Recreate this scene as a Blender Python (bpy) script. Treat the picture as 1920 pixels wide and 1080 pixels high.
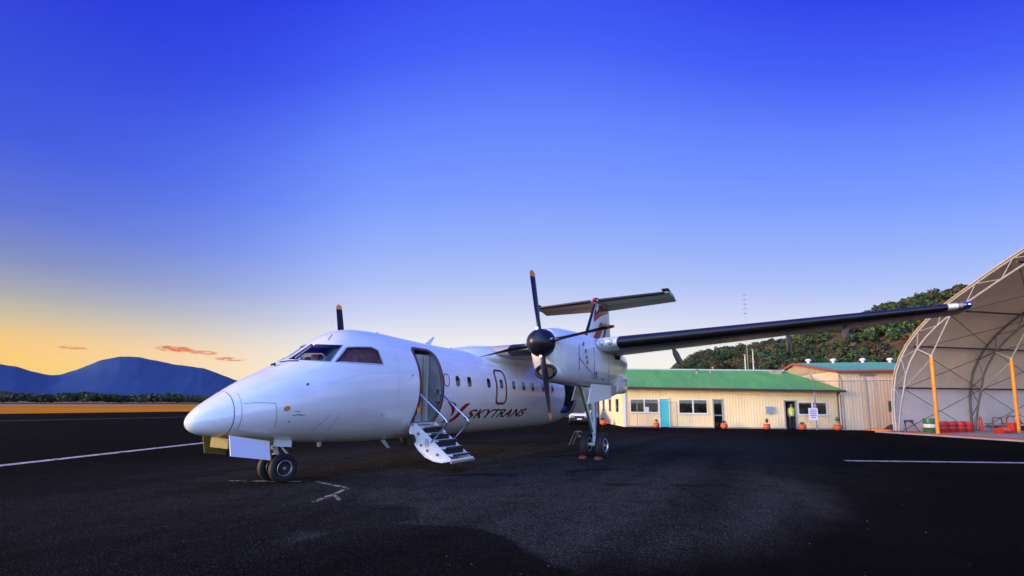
import bpy, bmesh, math, random
import numpy as np
from mathutils import Vector, Matrix
D = bpy.data
for o in list(D.objects): D.objects.remove(o, do_unlink=True)
scene = bpy.context.scene
COL = scene.collection
R = math.radians
random.seed(7)
rng = np.random.default_rng(11)

# ------------------------------------------------------------------ camera
# world frame: X runs aft along the airliner from its nose tip, Y to its starboard side, Z up, apron at 0
cam = D.cameras.new('camera'); camo = D.objects.new('camera', cam); COL.objects.link(camo)
cam.sensor_width = 36.0; cam.lens = 848.78 / 1920 * 36; cam.shift_y = 116.68 / 1920
cam.clip_start = .1; cam.clip_end = 20000
_fw = Vector((.83688, .53525, .11459)).normalized(); _rt = Vector((.53835, -.84271, .004567)).normalized()
_up = _rt.cross(_fw).normalized()
m = Matrix((_rt, _up, -_fw)).transposed().to_4x4(); m.translation = Vector((-3.824, -9.546, 1.697))
camo.matrix_world = m
scene.camera = camo

# ------------------------------------------------------------------ sky, sun, exposure
SUN_AZ, SUN_EL = 136.0, 9.0         # degrees, azimuth counted from +X towards +Y
def lin(r, g, b):
    f = lambda c: ((c / 255 + .055) / 1.055) ** 2.4 if c > 10 else c / 255 / 12.92
    return (f(r), f(g), f(b), 1)
w = D.worlds.new('World'); scene.world = w; w.use_nodes = True
nt = w.node_tree; nt.nodes.clear(); L = nt.links.new
def N(t, **k):
    n = nt.nodes.new(t)
    for a, v in k.items(): setattr(n, a, v)
    return n
def M(op, a, b=None, c=None, clamp=False):
    n = N('ShaderNodeMath', operation=op); n.use_clamp = clamp
    for i, v in enumerate((a, b, c)):
        if v is None: continue
        if isinstance(v, (int, float)): n.inputs[i].default_value = v
        else: L(v, n.inputs[i])
    return n.outputs[0]
tc = N('ShaderNodeTexCoord'); sp = N('ShaderNodeSeparateXYZ'); L(tc.outputs['Generated'], sp.inputs[0])
sx, sy, sz = sp.outputs
elev = M('ARCSINE', sz)                                   # radians
hl = M('SQRT', M('MAXIMUM', M('SUBTRACT', 1.0, M('MULTIPLY', sz, sz)), 1e-5))
def azcos(deg):
    return M('DIVIDE', M('ADD', M('MULTIPLY', sx, math.cos(R(deg))), M('MULTIPLY', sy, math.sin(R(deg)))), hl)
c0 = azcos(31); s2 = M('SUBTRACT', 1.0, M('MULTIPLY', c0, c0))
e2 = M('MULTIPLY', M('ABSOLUTE', elev), M('ADD', 1.0, M('MULTIPLY', s2, .85)))
def ramp(fac, stops, emax):
    n = N('ShaderNodeValToRGB'); n.color_ramp.interpolation = 'B_SPLINE' if False else 'LINEAR'
    e = n.color_ramp.elements
    while len(e) < len(stops): e.new(.5)
    for i, (d, c) in enumerate(stops):
        e[i].position = d / emax; e[i].color = lin(*c)
    L(M('DIVIDE', fac, R(emax)), n.inputs[0]); return n.outputs[0]
base = ramp(e2, [(0, (252, 246, 222)), (5, (250, 245, 230)), (8, (238, 235, 234)), (11, (212, 217, 238)), (15, (180, 196, 242)), (20, (152, 177, 246)),
                 (26, (124, 156, 250)), (33, (100, 134, 250)), (41, (66, 94, 243)), (50, (40, 60, 230)), (66, (31, 49, 214)), (90, (31, 49, 214))], 90)
glow = ramp(M('ABSOLUTE', elev), [(0, (255, 198, 30)), (2.6, (255, 200, 38)), (4.0, (255, 197, 58)), (5.4, (246, 195, 90)), (7.3, (206, 185, 135)), (9.2, (168, 164, 156)), (12, (126, 135, 176)),
                 (16, (88, 108, 204)), (22, (56, 80, 214)), (34, (36, 54, 212)), (60, (32, 50, 216)), (90, (32, 50, 218))], 90)
cs = azcos(108)
wt = N('ShaderNodeMapRange', interpolation_type='SMOOTHSTEP'); L(cs, wt.inputs[0])
wt.inputs[1].default_value = math.cos(R(60)); wt.inputs[2].default_value = math.cos(R(10)); wt.inputs[3].default_value = 0; wt.inputs[4].default_value = 1
mx = N('ShaderNodeMix', data_type='RGBA'); L(wt.outputs[0], mx.inputs[0]); L(base, mx.inputs[6]); L(glow, mx.inputs[7])
skycol = mx.outputs[2]
# added gain: paler, brighter sky behind the camera, to light the aircraft's near side
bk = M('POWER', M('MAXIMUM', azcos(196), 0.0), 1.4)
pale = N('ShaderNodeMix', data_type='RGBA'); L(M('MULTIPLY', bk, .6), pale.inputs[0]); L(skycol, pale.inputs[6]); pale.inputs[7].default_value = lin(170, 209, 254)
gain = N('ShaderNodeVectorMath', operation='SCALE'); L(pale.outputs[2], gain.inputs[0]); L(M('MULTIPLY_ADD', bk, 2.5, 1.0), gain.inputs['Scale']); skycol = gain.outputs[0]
# small sunset clouds: soft streaks at their own bearing and height
nz = N('ShaderNodeTexNoise'); nz.inputs['Scale'].default_value = 70; nz.inputs['Detail'].default_value = 5
mp = N('ShaderNodeMapping'); mp.inputs['Scale'].default_value = (1, 1, 4.5); L(tc.outputs['Generated'], mp.inputs[0]); L(mp.outputs[0], nz.inputs['Vector'])
az = M('ARCTAN2', sy, sx)
def cloud(azd, eld, wa, we, col, amt):
    global skycol
    a = M('DIVIDE', M('SUBTRACT', az, R(azd)), R(wa)); b = M('DIVIDE', M('SUBTRACT', elev, R(eld)), R(we))
    r2 = M('ADD', M('MULTIPLY', a, a), M('MULTIPLY', b, b))
    k = M('MULTIPLY', M('SUBTRACT', 1.0, r2, clamp=True), amt)
    k = M('MULTIPLY', k, M('MULTIPLY_ADD', nz.outputs[0], 5.5, -2.1, clamp=True), clamp=True)
    q = N('ShaderNodeMix', data_type='RGBA'); L(k, q.inputs[0]); L(skycol, q.inputs[6]); q.inputs[7].default_value = lin(*col); skycol = q.outputs[2]
cloud(69.4, 5.25, 1.8, .34, (226, 116, 62), 2.4)
cloud(67.0, 5.0, 1.4, .30, (230, 150, 92), 1.8)
cloud(64.6, 4.5, 1.6, .24, (230, 142, 90), 2.0)
cloud(76.9, 4.75, 1.1, .16, (226, 150, 80), 2.0)
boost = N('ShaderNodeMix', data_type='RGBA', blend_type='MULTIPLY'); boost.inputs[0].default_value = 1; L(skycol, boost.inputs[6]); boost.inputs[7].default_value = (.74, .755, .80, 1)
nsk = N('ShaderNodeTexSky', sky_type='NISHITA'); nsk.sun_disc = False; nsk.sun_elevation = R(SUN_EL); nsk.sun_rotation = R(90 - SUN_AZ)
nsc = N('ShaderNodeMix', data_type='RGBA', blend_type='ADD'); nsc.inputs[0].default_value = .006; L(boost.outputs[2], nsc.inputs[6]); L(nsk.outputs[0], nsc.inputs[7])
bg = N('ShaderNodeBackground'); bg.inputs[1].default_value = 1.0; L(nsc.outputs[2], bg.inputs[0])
wo = N('ShaderNodeOutputWorld'); L(bg.outputs[0], wo.inputs[0])

sun = D.lights.new('sun', 'SUN'); sun.energy = 4.9; sun.angle = R(24); sun.color = (1.0, .68, .38)
suno = D.objects.new('sun', sun); COL.objects.link(suno)
_sd = Vector((math.cos(R(SUN_EL)) * math.cos(R(SUN_AZ)), math.cos(R(SUN_EL)) * math.sin(R(SUN_AZ)), math.sin(R(SUN_EL))))
suno.rotation_euler = _sd.to_track_quat('Z', 'Y').to_euler()
vs = scene.view_settings; vs.view_transform = 'Standard'; vs.look = 'None'; vs.exposure = 0.35; vs.gamma = 1.0; vs.use_curve_mapping = False

# ------------------------------------------------------------------ materials
def mat(name, col, rough=.6, metal=0., var=0., vscale=4., bump=0., bscale=40., coat=0., spec=.5, emit=None, col2=None, stretch=None, detail=5):
    mt = D.materials.new(name); mt.use_nodes = True; t = mt.node_tree; p = t.nodes['Principled BSDF']
    p.inputs['Base Color'].default_value = (*col, 1); p.inputs['Roughness'].default_value = rough; p.inputs['Metallic'].default_value = metal
    p.inputs['Coat Weight'].default_value = coat; p.inputs['Coat Roughness'].default_value = .12; p.inputs['Specular IOR Level'].default_value = spec
    tcn = t.nodes.new('ShaderNodeTexCoord'); vec = tcn.outputs['Object']
    if stretch:
        mpn = t.nodes.new('ShaderNodeMapping'); mpn.inputs['Scale'].default_value = stretch; t.links.new(vec, mpn.inputs[0]); vec = mpn.outputs[0]
    if var or col2:
        n = t.nodes.new('ShaderNodeTexNoise'); n.inputs['Scale'].default_value = vscale; n.inputs['Detail'].default_value = detail; n.inputs['Roughness'].default_value = .65
        t.links.new(vec, n.inputs['Vector'])
        r = t.nodes.new('ShaderNodeMapRange'); r.inputs[1].default_value = .3; r.inputs[2].default_value = .7; t.links.new(n.outputs[0], r.inputs[0])
        mxn = t.nodes.new('ShaderNodeMix'); mxn.data_type = 'RGBA'; t.links.new(r.outputs[0], mxn.inputs[0])
        c2 = col2 if col2 else tuple(c * (1 - var) for c in col)
        mxn.inputs[6].default_value = (*c2, 1); mxn.inputs[7].default_value = (*(col if col2 else tuple(min(1, c * (1 + var * .5)) for c in col)), 1)
        t.links.new(mxn.outputs[2], p.inputs['Base Color'])
        rr = t.nodes.new('ShaderNodeMapRange'); rr.inputs[3].default_value = max(0, rough - .08); rr.inputs[4].default_value = min(1, rough + .08)
        t.links.new(n.outputs[0], rr.inputs[0]); t.links.new(rr.outputs[0], p.inputs['Roughness'])
    if bump:
        n2 = t.nodes.new('ShaderNodeTexNoise'); n2.inputs['Scale'].default_value = bscale; n2.inputs['Detail'].default_value = 6; t.links.new(vec, n2.inputs['Vector'])
        bn = t.nodes.new('ShaderNodeBump'); bn.inputs['Strength'].default_value = bump; bn.inputs['Distance'].default_value = .02
        t.links.new(n2.outputs[0], bn.inputs['Height']); t.links.new(bn.outputs[0], p.inputs['Normal'])
    if emit: p.inputs['Emission Color'].default_value = (*emit[0], 1); p.inputs['Emission Strength'].default_value = emit[1]
    return mt
def glass(name, tint, rough=.03, trans=.6, refl=(1, 1, 1)):
    mt = D.materials.new(name); mt.use_nodes = True; t = mt.node_tree; t.nodes.clear()
    o = t.nodes.new('ShaderNodeOutputMaterial'); tr = t.nodes.new('ShaderNodeBsdfTransparent'); tr.inputs[0].default_value = (*[c * trans for c in tint], 1)
    gl = t.nodes.new('ShaderNodeBsdfGlossy'); gl.inputs['Roughness'].default_value = rough; gl.inputs[0].default_value = (*refl, 1)
    lw = t.nodes.new('ShaderNodeLayerWeight'); pw = t.nodes.new('ShaderNodeMath'); pw.operation = 'POWER'; t.links.new(lw.outputs['Facing'], pw.inputs[0]); pw.inputs[1].default_value = 4.5
    fr = t.nodes.new('ShaderNodeMath'); fr.operation = 'MULTIPLY_ADD'; t.links.new(pw.outputs[0], fr.inputs[0]); fr.inputs[1].default_value = .9; fr.inputs[2].default_value = .05
    mxs = t.nodes.new('ShaderNodeMixShader'); t.links.new(fr.outputs[0], mxs.inputs[0]); t.links.new(tr.outputs[0], mxs.inputs[1]); t.links.new(gl.outputs[0], mxs.inputs[2])
    t.links.new(mxs.outputs[0], o.inputs[0]); return mt
MT = {}
MT['white'] = mat('aircraft_white_paint', (.83, .83, .82), .24, var=.10, vscale=1.6, coat=.6, spec=.5, stretch=(.45, 1.6, 2.6), bump=.02, bscale=1.1, detail=8)
MT['offwhite'] = mat('white_enamel', (.78, .78, .77), .35, var=.08, vscale=6)
MT['radome'] = mat('radome_paint', (.78, .78, .80), .3, var=.03, vscale=2, coat=.4)
MT['boot'] = mat('rubber_deice_boot', (.012, .012, .014), .38, var=.4, vscale=8, spec=.5)
MT['blade'] = mat('black_blade', (.014, .014, .016), .35, var=.3, vscale=6)
MT['tip'] = mat('orange_tip', (.75, .24, .05), .45)
MT['tyre'] = mat('tyre_rubber', (.012, .012, .012), .7, var=.3, vscale=20)
MT['alloy'] = mat('alloy', (.62, .64, .66), .35, .7, var=.1)
MT['strut'] = mat('strut_enamel', (.72, .74, .74), .35, var=.1, vscale=10)
MT['brace'] = mat('green_grey_brace', (.10, .14, .11), .45)
MT['dark'] = mat('dark_interior', (.012, .012, .013), .7)
MT['bay'] = mat('wheel_bay_primer', (.20, .17, .05), .6, var=.3)
MT['grey'] = mat('grey_panel', (.46, .48, .48), .45, var=.08, vscale=5)
MT['tan'] = mat('tan_trim', (.36, .29, .18), .55, var=.15)
MT['red'] = mat('livery_red', (.30, .016, .014), .35, coat=.3)
MT['maroon'] = mat('livery_dark', (.06, .012, .014), .35, coat=.3)
MT['outline'] = mat('door_outline_red', (.17, .05, .045), .45)
MT['line'] = mat('panel_gap', (.12, .125, .15), .6)
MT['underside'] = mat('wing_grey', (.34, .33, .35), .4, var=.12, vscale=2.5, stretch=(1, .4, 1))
MT['amber'] = mat('amber_lens', (.55, .25, .03), .2, coat=1)
MT['lens'] = mat('lamp_lens', (.5, .5, .45), .08, .3)
MT['cglass'] = glass('cockpit_glass', (.92, .96, 1.0), .02, .6)
MT['wglass'] = mat('cabin_window_glass', (.012, .014, .02), .08, coat=1)
MT['seat'] = mat('dark_blue_seat', (.02, .03, .09), .8)
MT['sheep'] = mat('brown_seat_cover', (.46, .20, .12), .9, var=.5, vscale=9, bump=.4)
MT['chrome'] = mat('stainless', (.75, .76, .78), .2, 1.)

# ------------------------------------------------------------------ mesh helpers
class MB:
    def __init__(s): s.v = []; s.f = []
    def add(s, vs, fs):
        k = len(s.v); s.v += [tuple(q) for q in vs]; s.f += [tuple(i + k for i in q) for q in fs]; return s
    def box(s, a, b, M_=None):
        (x0, y0, z0), (x1, y1, z1) = a, b
        vs = [Vector(q) for q in ((x0, y0, z0), (x1, y0, z0), (x1, y1, z0), (x0, y1, z0), (x0, y0, z1), (x1, y0, z1), (x1, y1, z1), (x0, y1, z1))]
        if M_: vs = [M_ @ q for q in vs]
        return s.add(vs, [(0, 3, 2, 1), (4, 5, 6, 7), (0, 1, 5, 4), (1, 2, 6, 5), (2, 3, 7, 6), (3, 0, 4, 7)])
    def tube(s, pts, r, n=8, cap=True, closed=False):
        pts = [Vector(q) for q in pts]; rs = r if isinstance(r, (list, tuple)) else [r] * len(pts); rings = []
        up = None
        for i, q in enumerate(pts):
            if closed: d = pts[(i + 1) % len(pts)] - pts[i - 1]
            else: d = (pts[min(i + 1, len(pts) - 1)] - pts[max(i - 1, 0)])
            d.normalize()
            if up is None: up = Vector((0, 0, 1)) if abs(d.z) < .9 else Vector((1, 0, 0))
            a = d.cross(up).normalized(); b = a.cross(d).normalized(); up = b
            rings.append([q + (a * math.cos(t) + b * math.sin(t)) * rs[i] for t in (2 * math.pi * k / n for k in range(n))])
        vs = [q for g in rings for q in g]; fs = []; m_ = len(rings)
        for i in range(m_ if closed else m_ - 1):
            j = (i + 1) % m_
            for k in range(n): fs.append((i * n + k, i * n + (k + 1) % n, j * n + (k + 1) % n, j * n + k))
        if cap and not closed: fs += [tuple(reversed(range(n))), tuple(range((m_ - 1) * n, m_ * n))]
        return s.add(vs, fs)
    def lathe(s, prof, org=(0, 0, 0), axis='x', n=24, cap=True):
        # prof: (along, radius)
        vs = []; fs = []
        for a, r in prof:
            for k in range(n):
                t = 2 * math.pi * k / n; c, d = r * math.cos(t), r * math.sin(t)
                vs.append({'x': (a, c, d), 'y': (d, a, c), 'z': (c, d, a)}[axis])
        vs = [tuple(q[i] + org[i] for i in range(3)) for q in vs]; m_ = len(prof)
        for i in range(m_ - 1):
            for k in range(n): fs.append((i * n + k, i * n + (k + 1) % n, (i + 1) * n + (k + 1) % n, (i + 1) * n + k))
        if cap: fs += [tuple(reversed(range(n))), tuple(range((m_ - 1) * n, m_ * n))]
        return s.add(vs, fs)
    def loft(s, rings, cap=True):
        n = len(rings[0]); vs = [q for g in rings for q in g]; fs = []
        for i in range(len(rings) - 1):
            for k in range(n): fs.append((i * n + k, i * n + (k + 1) % n, (i + 1) * n + (k + 1) % n, (i + 1) * n + k))
        if cap: fs += [tuple(reversed(range(n))), tuple(range((len(rings) - 1) * n, len(rings) * n))]
        return s.add(vs, fs)
    def prism(s, poly, dirv):
        n = len(poly); a = [Vector(q) for q in poly]; b = [q + Vector(dirv) for q in a]
        return s.add(a + b, [tuple(range(n)), tuple(reversed(range(n, 2 * n)))] + [(i, i + n, (i + 1) % n + n, (i + 1) % n) for i in range(n)])
    def xf(s, M_): s.v = [tuple(M_ @ Vector(q)) for q in s.v]; return s
    def mesh(s, name):
        me = D.meshes.new(name); me.from_pydata(s.v, [], s.f); me.update()
        bm = bmesh.new(); bm.from_mesh(me); bmesh.ops.recalc_face_normals(bm, faces=bm.faces); bm.to_mesh(me); bm.free(); return me
    def build(s, name, m_, parent=None, smooth=False, ang=35):
        me = s.mesh(name); me.materials.append(m_)
        return link(name, me, parent, smooth, ang)
def link(name, me, parent=None, smooth=False, ang=35):
    if smooth:
        me.polygons.foreach_set('use_smooth', [True] * len(me.polygons)); me.set_sharp_from_angle(angle=R(ang))
    o = D.objects.new(name, me); COL.objects.link(o)
    if parent: o.parent = parent
    return o
def rel(o):                      # parts are modelled in world coordinates; keep them in place under a thing that stands elsewhere
    if o.parent:
        mw = Matrix.LocRotScale(o.parent.location, o.parent.rotation_euler, None)
        p = o.parent.parent
        while p: mw = Matrix.LocRotScale(p.location, p.rotation_euler, None) @ mw; p = p.parent
        o.matrix_parent_inverse = mw.inverted()
    return o
def tag(o, label=None, cat=None, group=None, kind=None):
    for k, v in (('label', label), ('category', cat), ('group', group), ('kind', kind)):
        if v: o[k] = v
    return o
def thing(name, label, cat, loc=(0, 0, 0), rz=0., group=None):
    o = D.objects.new(name, None); COL.objects.link(o); o.location = loc; o.rotation_euler = (0, 0, rz); o.empty_display_size = .2
    return tag(o, label, cat, group)
def boolean(o, cutters):
    for c in cutters:
        md = o.modifiers.new('b', 'BOOLEAN'); md.operation = 'DIFFERENCE'; md.solver = 'EXACT'; md.object = c; md.material_mode = 'TRANSFER'
    dg = bpy.context.evaluated_depsgraph_get(); dg.update()
    me = D.meshes.new_from_object(o.evaluated_get(dg)); o.modifiers.clear(); old = o.data; o.data = me; me.name = old.name; D.meshes.remove(old)
    for c in cutters:
        cm = c.data; D.objects.remove(c, do_unlink=True); D.meshes.remove(cm)
    return o

HAZE = 0.00002
# fuselage sections: station, crown, belly, half width, height of greatest width
FX=[0,.05,.2,.4,.7,1.0,1.42,1.75,2.0,2.36,2.77,3.13,3.5,4.0,4.8,6.0,7.3,10,13.0,15,17,19,21,22.2]
FT=[1.30,1.415,1.588,1.745,1.955,2.145,2.373,2.569,2.72,2.985,3.29,3.438,3.50,3.515,3.483,3.427,3.408,3.40,3.40,3.40,3.40,3.40,3.40,3.34]
FB=[1.29,1.183,1.085,1.032,1.005,.96,.90,.85,.822,.785,.757,.738,.722,.705,.70,.70,.70,.70,.72,1.02,1.6,2.25,2.83,3.1]
FW=[.0,.13,.29,.43,.605,.75,.92,1.01,1.07,1.145,1.21,1.255,1.29,1.325,1.345,1.345,1.345,1.345,1.335,1.25,1.03,.7,.33,.1]
FM=[1.295,1.305,1.335,1.375,1.45,1.525,1.62,1.695,1.76,1.85,1.93,1.985,2.02,2.05,2.06,2.05,2.05,2.05,2.06,2.2,2.5,2.85,3.12,3.22]
def _slopes(X,Y):
    n=len(X);d=[(Y[i+1]-Y[i])/(X[i+1]-X[i]) for i in range(n-1)];m=[d[0]]
    for i in range(1,n-1):
        if d[i-1]*d[i]<=0: m.append(0.)
        else:
            h0=X[i]-X[i-1];h1=X[i+1]-X[i];w1=2*h1+h0;w2=h1+2*h0
            m.append((w1+w2)/(w1/d[i-1]+w2/d[i]))
    m.append(d[-1]);return m
_SL=[_slopes(FX,Y) for Y in (FT,FB,FW,FM)]
def _ev(k,Y,x):
    x=min(max(x,FX[0]),FX[-1]);i=0
    while i<len(FX)-2 and x>FX[i+1]: i+=1
    h=FX[i+1]-FX[i];t=(x-FX[i])/h;m=_SL[k]
    return (2*t**3-3*t*t+1)*Y[i]+(t**3-2*t*t+t)*h*m[i]+(-2*t**3+3*t*t)*Y[i+1]+(t**3-t*t)*h*m[i+1]
def sec(x): return _ev(0,FT,x),_ev(1,FB,x),_ev(2,FW,x),_ev(3,FM,x)
def spt(x,th,off=0.):           # th: 0 = port side, +90 deg = crown
    t,b,w,m=sec(x);h=(t-m) if math.sin(th)>=0 else (m-b)
    return (x,-(w+off)*math.cos(th),m+(h+off)*math.sin(th))
def th_of(x,z):
    t,b,w,m=sec(x);h=(t-m) if z>=m else (m-b)
    return math.asin(max(-1,min(1,(z-m)/h)))

# ------------------------------------------------------------------ ground
def asphalt():
    mt = D.materials.new('asphalt'); mt.use_nodes = True; t = mt.node_tree; p = t.nodes['Principled BSDF']; K = t.links.new
    tcn = t.nodes.new('ShaderNodeTexCoord'); vec = tcn.outputs['Object']
    def nse(sc, det=4, rgh=.6, v=vec):
        n = t.nodes.new('ShaderNodeTexNoise'); n.inputs['Scale'].default_value = sc; n.inputs['Detail'].default_value = det; n.inputs['Roughness'].default_value = rgh; K(v, n.inputs['Vector']); return n
    def mr(v, a, b, c=0., d=1., smooth=True):
        n = t.nodes.new('ShaderNodeMapRange'); n.interpolation_type = 'SMOOTHSTEP' if smooth else 'LINEAR'
        for i, q in enumerate((a, b, c, d)): n.inputs[i + 1].default_value = q
        K(v, n.inputs[0]); return n.outputs[0]
    def mth(op, a, b):
        n = t.nodes.new('ShaderNodeMath'); n.operation = op
        for i, q in enumerate((a, b)):
            if isinstance(q, (int, float)): n.inputs[i].default_value = q
            else: K(q, n.inputs[i])
        return n.outputs[0]
    def mixc(f, a, b):
        n = t.nodes.new('ShaderNodeMix'); n.data_type = 'RGBA'; K(f, n.inputs[0])
        for i, q in ((6, a), (7, b)):
            if isinstance(q, tuple): n.inputs[i].default_value = (*q, 1)
            else: K(q, n.inputs[i])
        return n.outputs[2]
    wob = nse(1.1, 6, .6); wv = t.nodes.new('ShaderNodeVectorMath'); wv.operation = 'MULTIPLY_ADD'; K(wob.outputs['Color'], wv.inputs[0]); wv.inputs[1].default_value = (.9, .9, 0); K(vec, wv.inputs[2])
    def blob(cx, cy, ax, ay, rz, soft=.12):
        mp_ = t.nodes.new('ShaderNodeMapping'); mp_.vector_type = 'TEXTURE'; mp_.inputs['Location'].default_value = (cx + .45, cy + .45, 0); mp_.inputs['Rotation'].default_value = (0, 0, R(rz)); mp_.inputs['Scale'].default_value = (ax, ay, 1)
        K(wv.outputs[0], mp_.inputs[0]); ln = t.nodes.new('ShaderNodeVectorMath'); ln.operation = 'LENGTH'
        fl = t.nodes.new('ShaderNodeVectorMath'); fl.operation = 'MULTIPLY'; fl.inputs[1].default_value = (1, 1, 0); K(mp_.outputs[0], fl.inputs[0]); K(fl.outputs[0], ln.inputs[0])
        return mr(ln.outputs['Value'], 1 - soft, 1 + soft, 1, 0)
    # chip-sealed apron paled by wear; vignetting painted in as the darker seal around it
    near = blob(4.6, -5.9, 5.4, 3.6, -24, .16)
    for a in ((-.35, -6.15, 1.45, 1.9, -20, .06), (.75, -3.75, .75, 1.0, 40, .10), (2.75, -2.0, .45, .75, 30, .12), (1.1, -2.2, 1.3, .8, 20, .2)):
        near = mth('MULTIPLY', near, mth('SUBTRACT', 1.0, blob(*a)))
    nose = blob(1.9, -1.9, 2.7, 2.3, -25, .3)
    for a in ((2.9, -2.05, .40, .85, 35, .10), (1.35, -3.7, .60, .95, 40, .10), (2.1, -1.3, .35, .5, 10, .15), (.4, -2.6, .5, .9, 30, .2)):
        nose = mth('MULTIPLY', nose, mth('SUBTRACT', 1.0, blob(*a)))
    near = mth('MAXIMUM', near, mth('MULTIPLY', nose, .6))
    under = blob(10.0, -2.5, 11.5, 6.0, -14, .6)
    wear_vignette = mth('MAXIMUM', mth('MULTIPLY', near, .72), mth('MULTIPLY', under, .6))
    lane = t.nodes.new('ShaderNodeTexNoise'); lane.inputs['Scale'].default_value = .35; lane.inputs['Detail'].default_value = 6; lm = t.nodes.new('ShaderNodeMapping'); lm.inputs['Rotation'].default_value = (0, 0, R(40)); lm.inputs['Scale'].default_value = (.35, 2.2, 1); K(vec, lm.inputs[0]); K(lm.outputs[0], lane.inputs['Vector'])
    wear_vignette = mth('MULTIPLY', wear_vignette, mr(lane.outputs[0], .28, .62, .45, 1.1))
    big = nse(.25, 5); mid = nse(2.2, 6)
    c = mixc(mr(big.outputs[0], .35, .7), (.0030, .0026, .0018), (.0065, .0053, .0036))
    c = mixc(wear_vignette, c, (.036, .0345, .028))
    c = mixc(mth('MULTIPLY', mr(mid.outputs[0], .45, .75), .6), c, (.0045, .0038, .0028))
    # stone chips
    vo = t.nodes.new('ShaderNodeTexVoronoi'); vo.inputs['Scale'].default_value = 52; K(vec, vo.inputs['Vector'])
    sep = t.nodes.new('ShaderNodeSeparateColor'); K(vo.outputs['Color'], sep.inputs[0])
    chip = mth('MULTIPLY', mr(sep.outputs[0], .45, .95), mr(vo.outputs['Distance'], .25, .6, 1, 0))
    chipc = mixc(wear_vignette, (.014, .0125, .0098), (.22, .205, .17))
    c = mixc(mth('MULTIPLY', chip, .85), c, chipc)
    fine = nse(28, 6, .8); c = mixc(mth('MULTIPLY', mr(fine.outputs[0], .5, .75), .55), c, (.014, .012, .010))
    # oil and damp stains with outlines of their own
    st = None
    for a in ((7.2, -5.0, .9, .22, -40), (5.6, -6.2, .45, .12, -60), (8.6, -4.2, .5, .12, -30), (5.0, -3.0, .9, .2, -45), (9.8, -3.2, 1.2, .3, -35), (6.4, -7.6, .5, .16, -50)):
        b = blob(*a, .35); st = b if st is None else mth('MAXIMUM', st, b)
    c = mixc(mth('MULTIPLY', st, .75), c, (.014, .011, .008))
    K(c, p.inputs['Base Color'])
    K(mr(mid.outputs[0], .3, .7, .85, 1.0), p.inputs['Roughness']); p.inputs['Specular IOR Level'].default_value = .012
    bn = t.nodes.new('ShaderNodeBump'); bn.inputs['Strength'].default_value = .7; bn.inputs['Distance'].default_value = .012
    hsum = mth('ADD', mth('MULTIPLY', vo.outputs['Distance'], -.8), fine.outputs[0]); K(hsum, bn.inputs['Height']); K(bn.outputs[0], p.inputs['Normal'])
    return mt
MT['asphalt'] = asphalt()
MT['soil'] = mat('dry_ground', (.30, .15, .05), .95, spec=.05, col2=(.12, .10, .04), vscale=.02, bump=.5, bscale=2)
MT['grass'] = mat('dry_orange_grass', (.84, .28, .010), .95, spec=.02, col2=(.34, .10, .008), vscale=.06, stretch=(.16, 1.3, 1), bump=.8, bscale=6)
MT['pale'] = mat('pale_dust_verge', (.34, .25, .16), .95, spec=.05, col2=(.12, .09, .05), vscale=.03, stretch=(.2, 1, 1))
def worn_paint(name='worn_white_paint', col=(.62, .52, .40), lo=.36, hi=.50):
    mt = mat(name, col, .75, var=.3, vscale=8); t = mt.node_tree; p = t.nodes['Principled BSDF']; o = t.nodes['Material Output']
    n = t.nodes.new('ShaderNodeTexNoise'); n.inputs['Scale'].default_value = 5; n.inputs['Detail'].default_value = 9; n.inputs['Roughness'].default_value = .75
    tcn = t.nodes.new('ShaderNodeTexCoord'); t.links.new(tcn.outputs['Object'], n.inputs['Vector'])
    r = t.nodes.new('ShaderNodeMapRange'); r.inputs[1].default_value = lo; r.inputs[2].default_value = hi; t.links.new(n.outputs[0], r.inputs[0])
    tr = t.nodes.new('ShaderNodeBsdfTransparent'); mxs = t.nodes.new('ShaderNodeMixShader'); t.links.new(r.outputs[0], mxs.inputs[0]); t.links.new(tr.outputs[0], mxs.inputs[1]); t.links.new(p.outputs[0], mxs.inputs[2]); t.links.new(mxs.outputs[0], o.inputs[0])
    return mt
MT['paint'] = worn_paint()
MT['faded'] = worn_paint('faded_paint', (.34, .29, .21), .44, .56)
def sheet(name, pts, z, m_):
    o = MB().add([(x, y, z) for x, y in pts], [tuple(range(len(pts)))]).build(name, m_); o['kind'] = 'structure'; return o
g = sheet('ground', [(4200 * math.cos(R(a)), 4200 * math.sin(R(a))) for a in range(0, 360, 10)], -.05, MT['soil'])
sheet('apron', [(-120, -90), (46, -90), (46, 20), (94, 75), (-120, 75)], 0, MT['asphalt'])
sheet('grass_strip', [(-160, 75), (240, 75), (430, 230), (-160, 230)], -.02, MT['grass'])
sheet('dusty_verge', [(-200, 230.05), (520, 230.05), (520, 330), (-200, 330)], -.03, MT['pale'])
def stripe(name, a, b, wd, z=.004):
    a, b = Vector((*a, 0)), Vector((*b, 0)); d = (b - a).normalized(); nn = Vector((-d.y, d.x, 0)) * wd / 2
    n = max(1, int((b - a).length / .5)); vs = []; fs = []
    for i in range(n + 1):
        q = a.lerp(b, i / n); j = random.uniform(.94, 1.04)
        vs += [(q.x + nn.x * j, q.y + nn.y * j, z), (q.x - nn.x * j, q.y - nn.y * j, z)]
        if i: fs.append((2 * i - 2, 2 * i - 1, 2 * i + 1, 2 * i))
    o = MB().add(vs, fs).build(name, MT['faded' if name in ('faded_line', 'runway_line') else 'paint']); o['kind'] = 'structure'; return o
stripe('taxiway_line', (-20, -1.25), (34, 25.3), .36)
stripe('bay_line', (13.3, -10.51), (21, -24.4), .24)
stripe('faded_line', (1.30, .92), (2.1, -.42), .11)
stripe('faded_line', (2.28, -.70), (2.18, -1.9), .09)
stripe('faded_line', (2.20, -1.88), (1.05, -2.45), .10)
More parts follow.
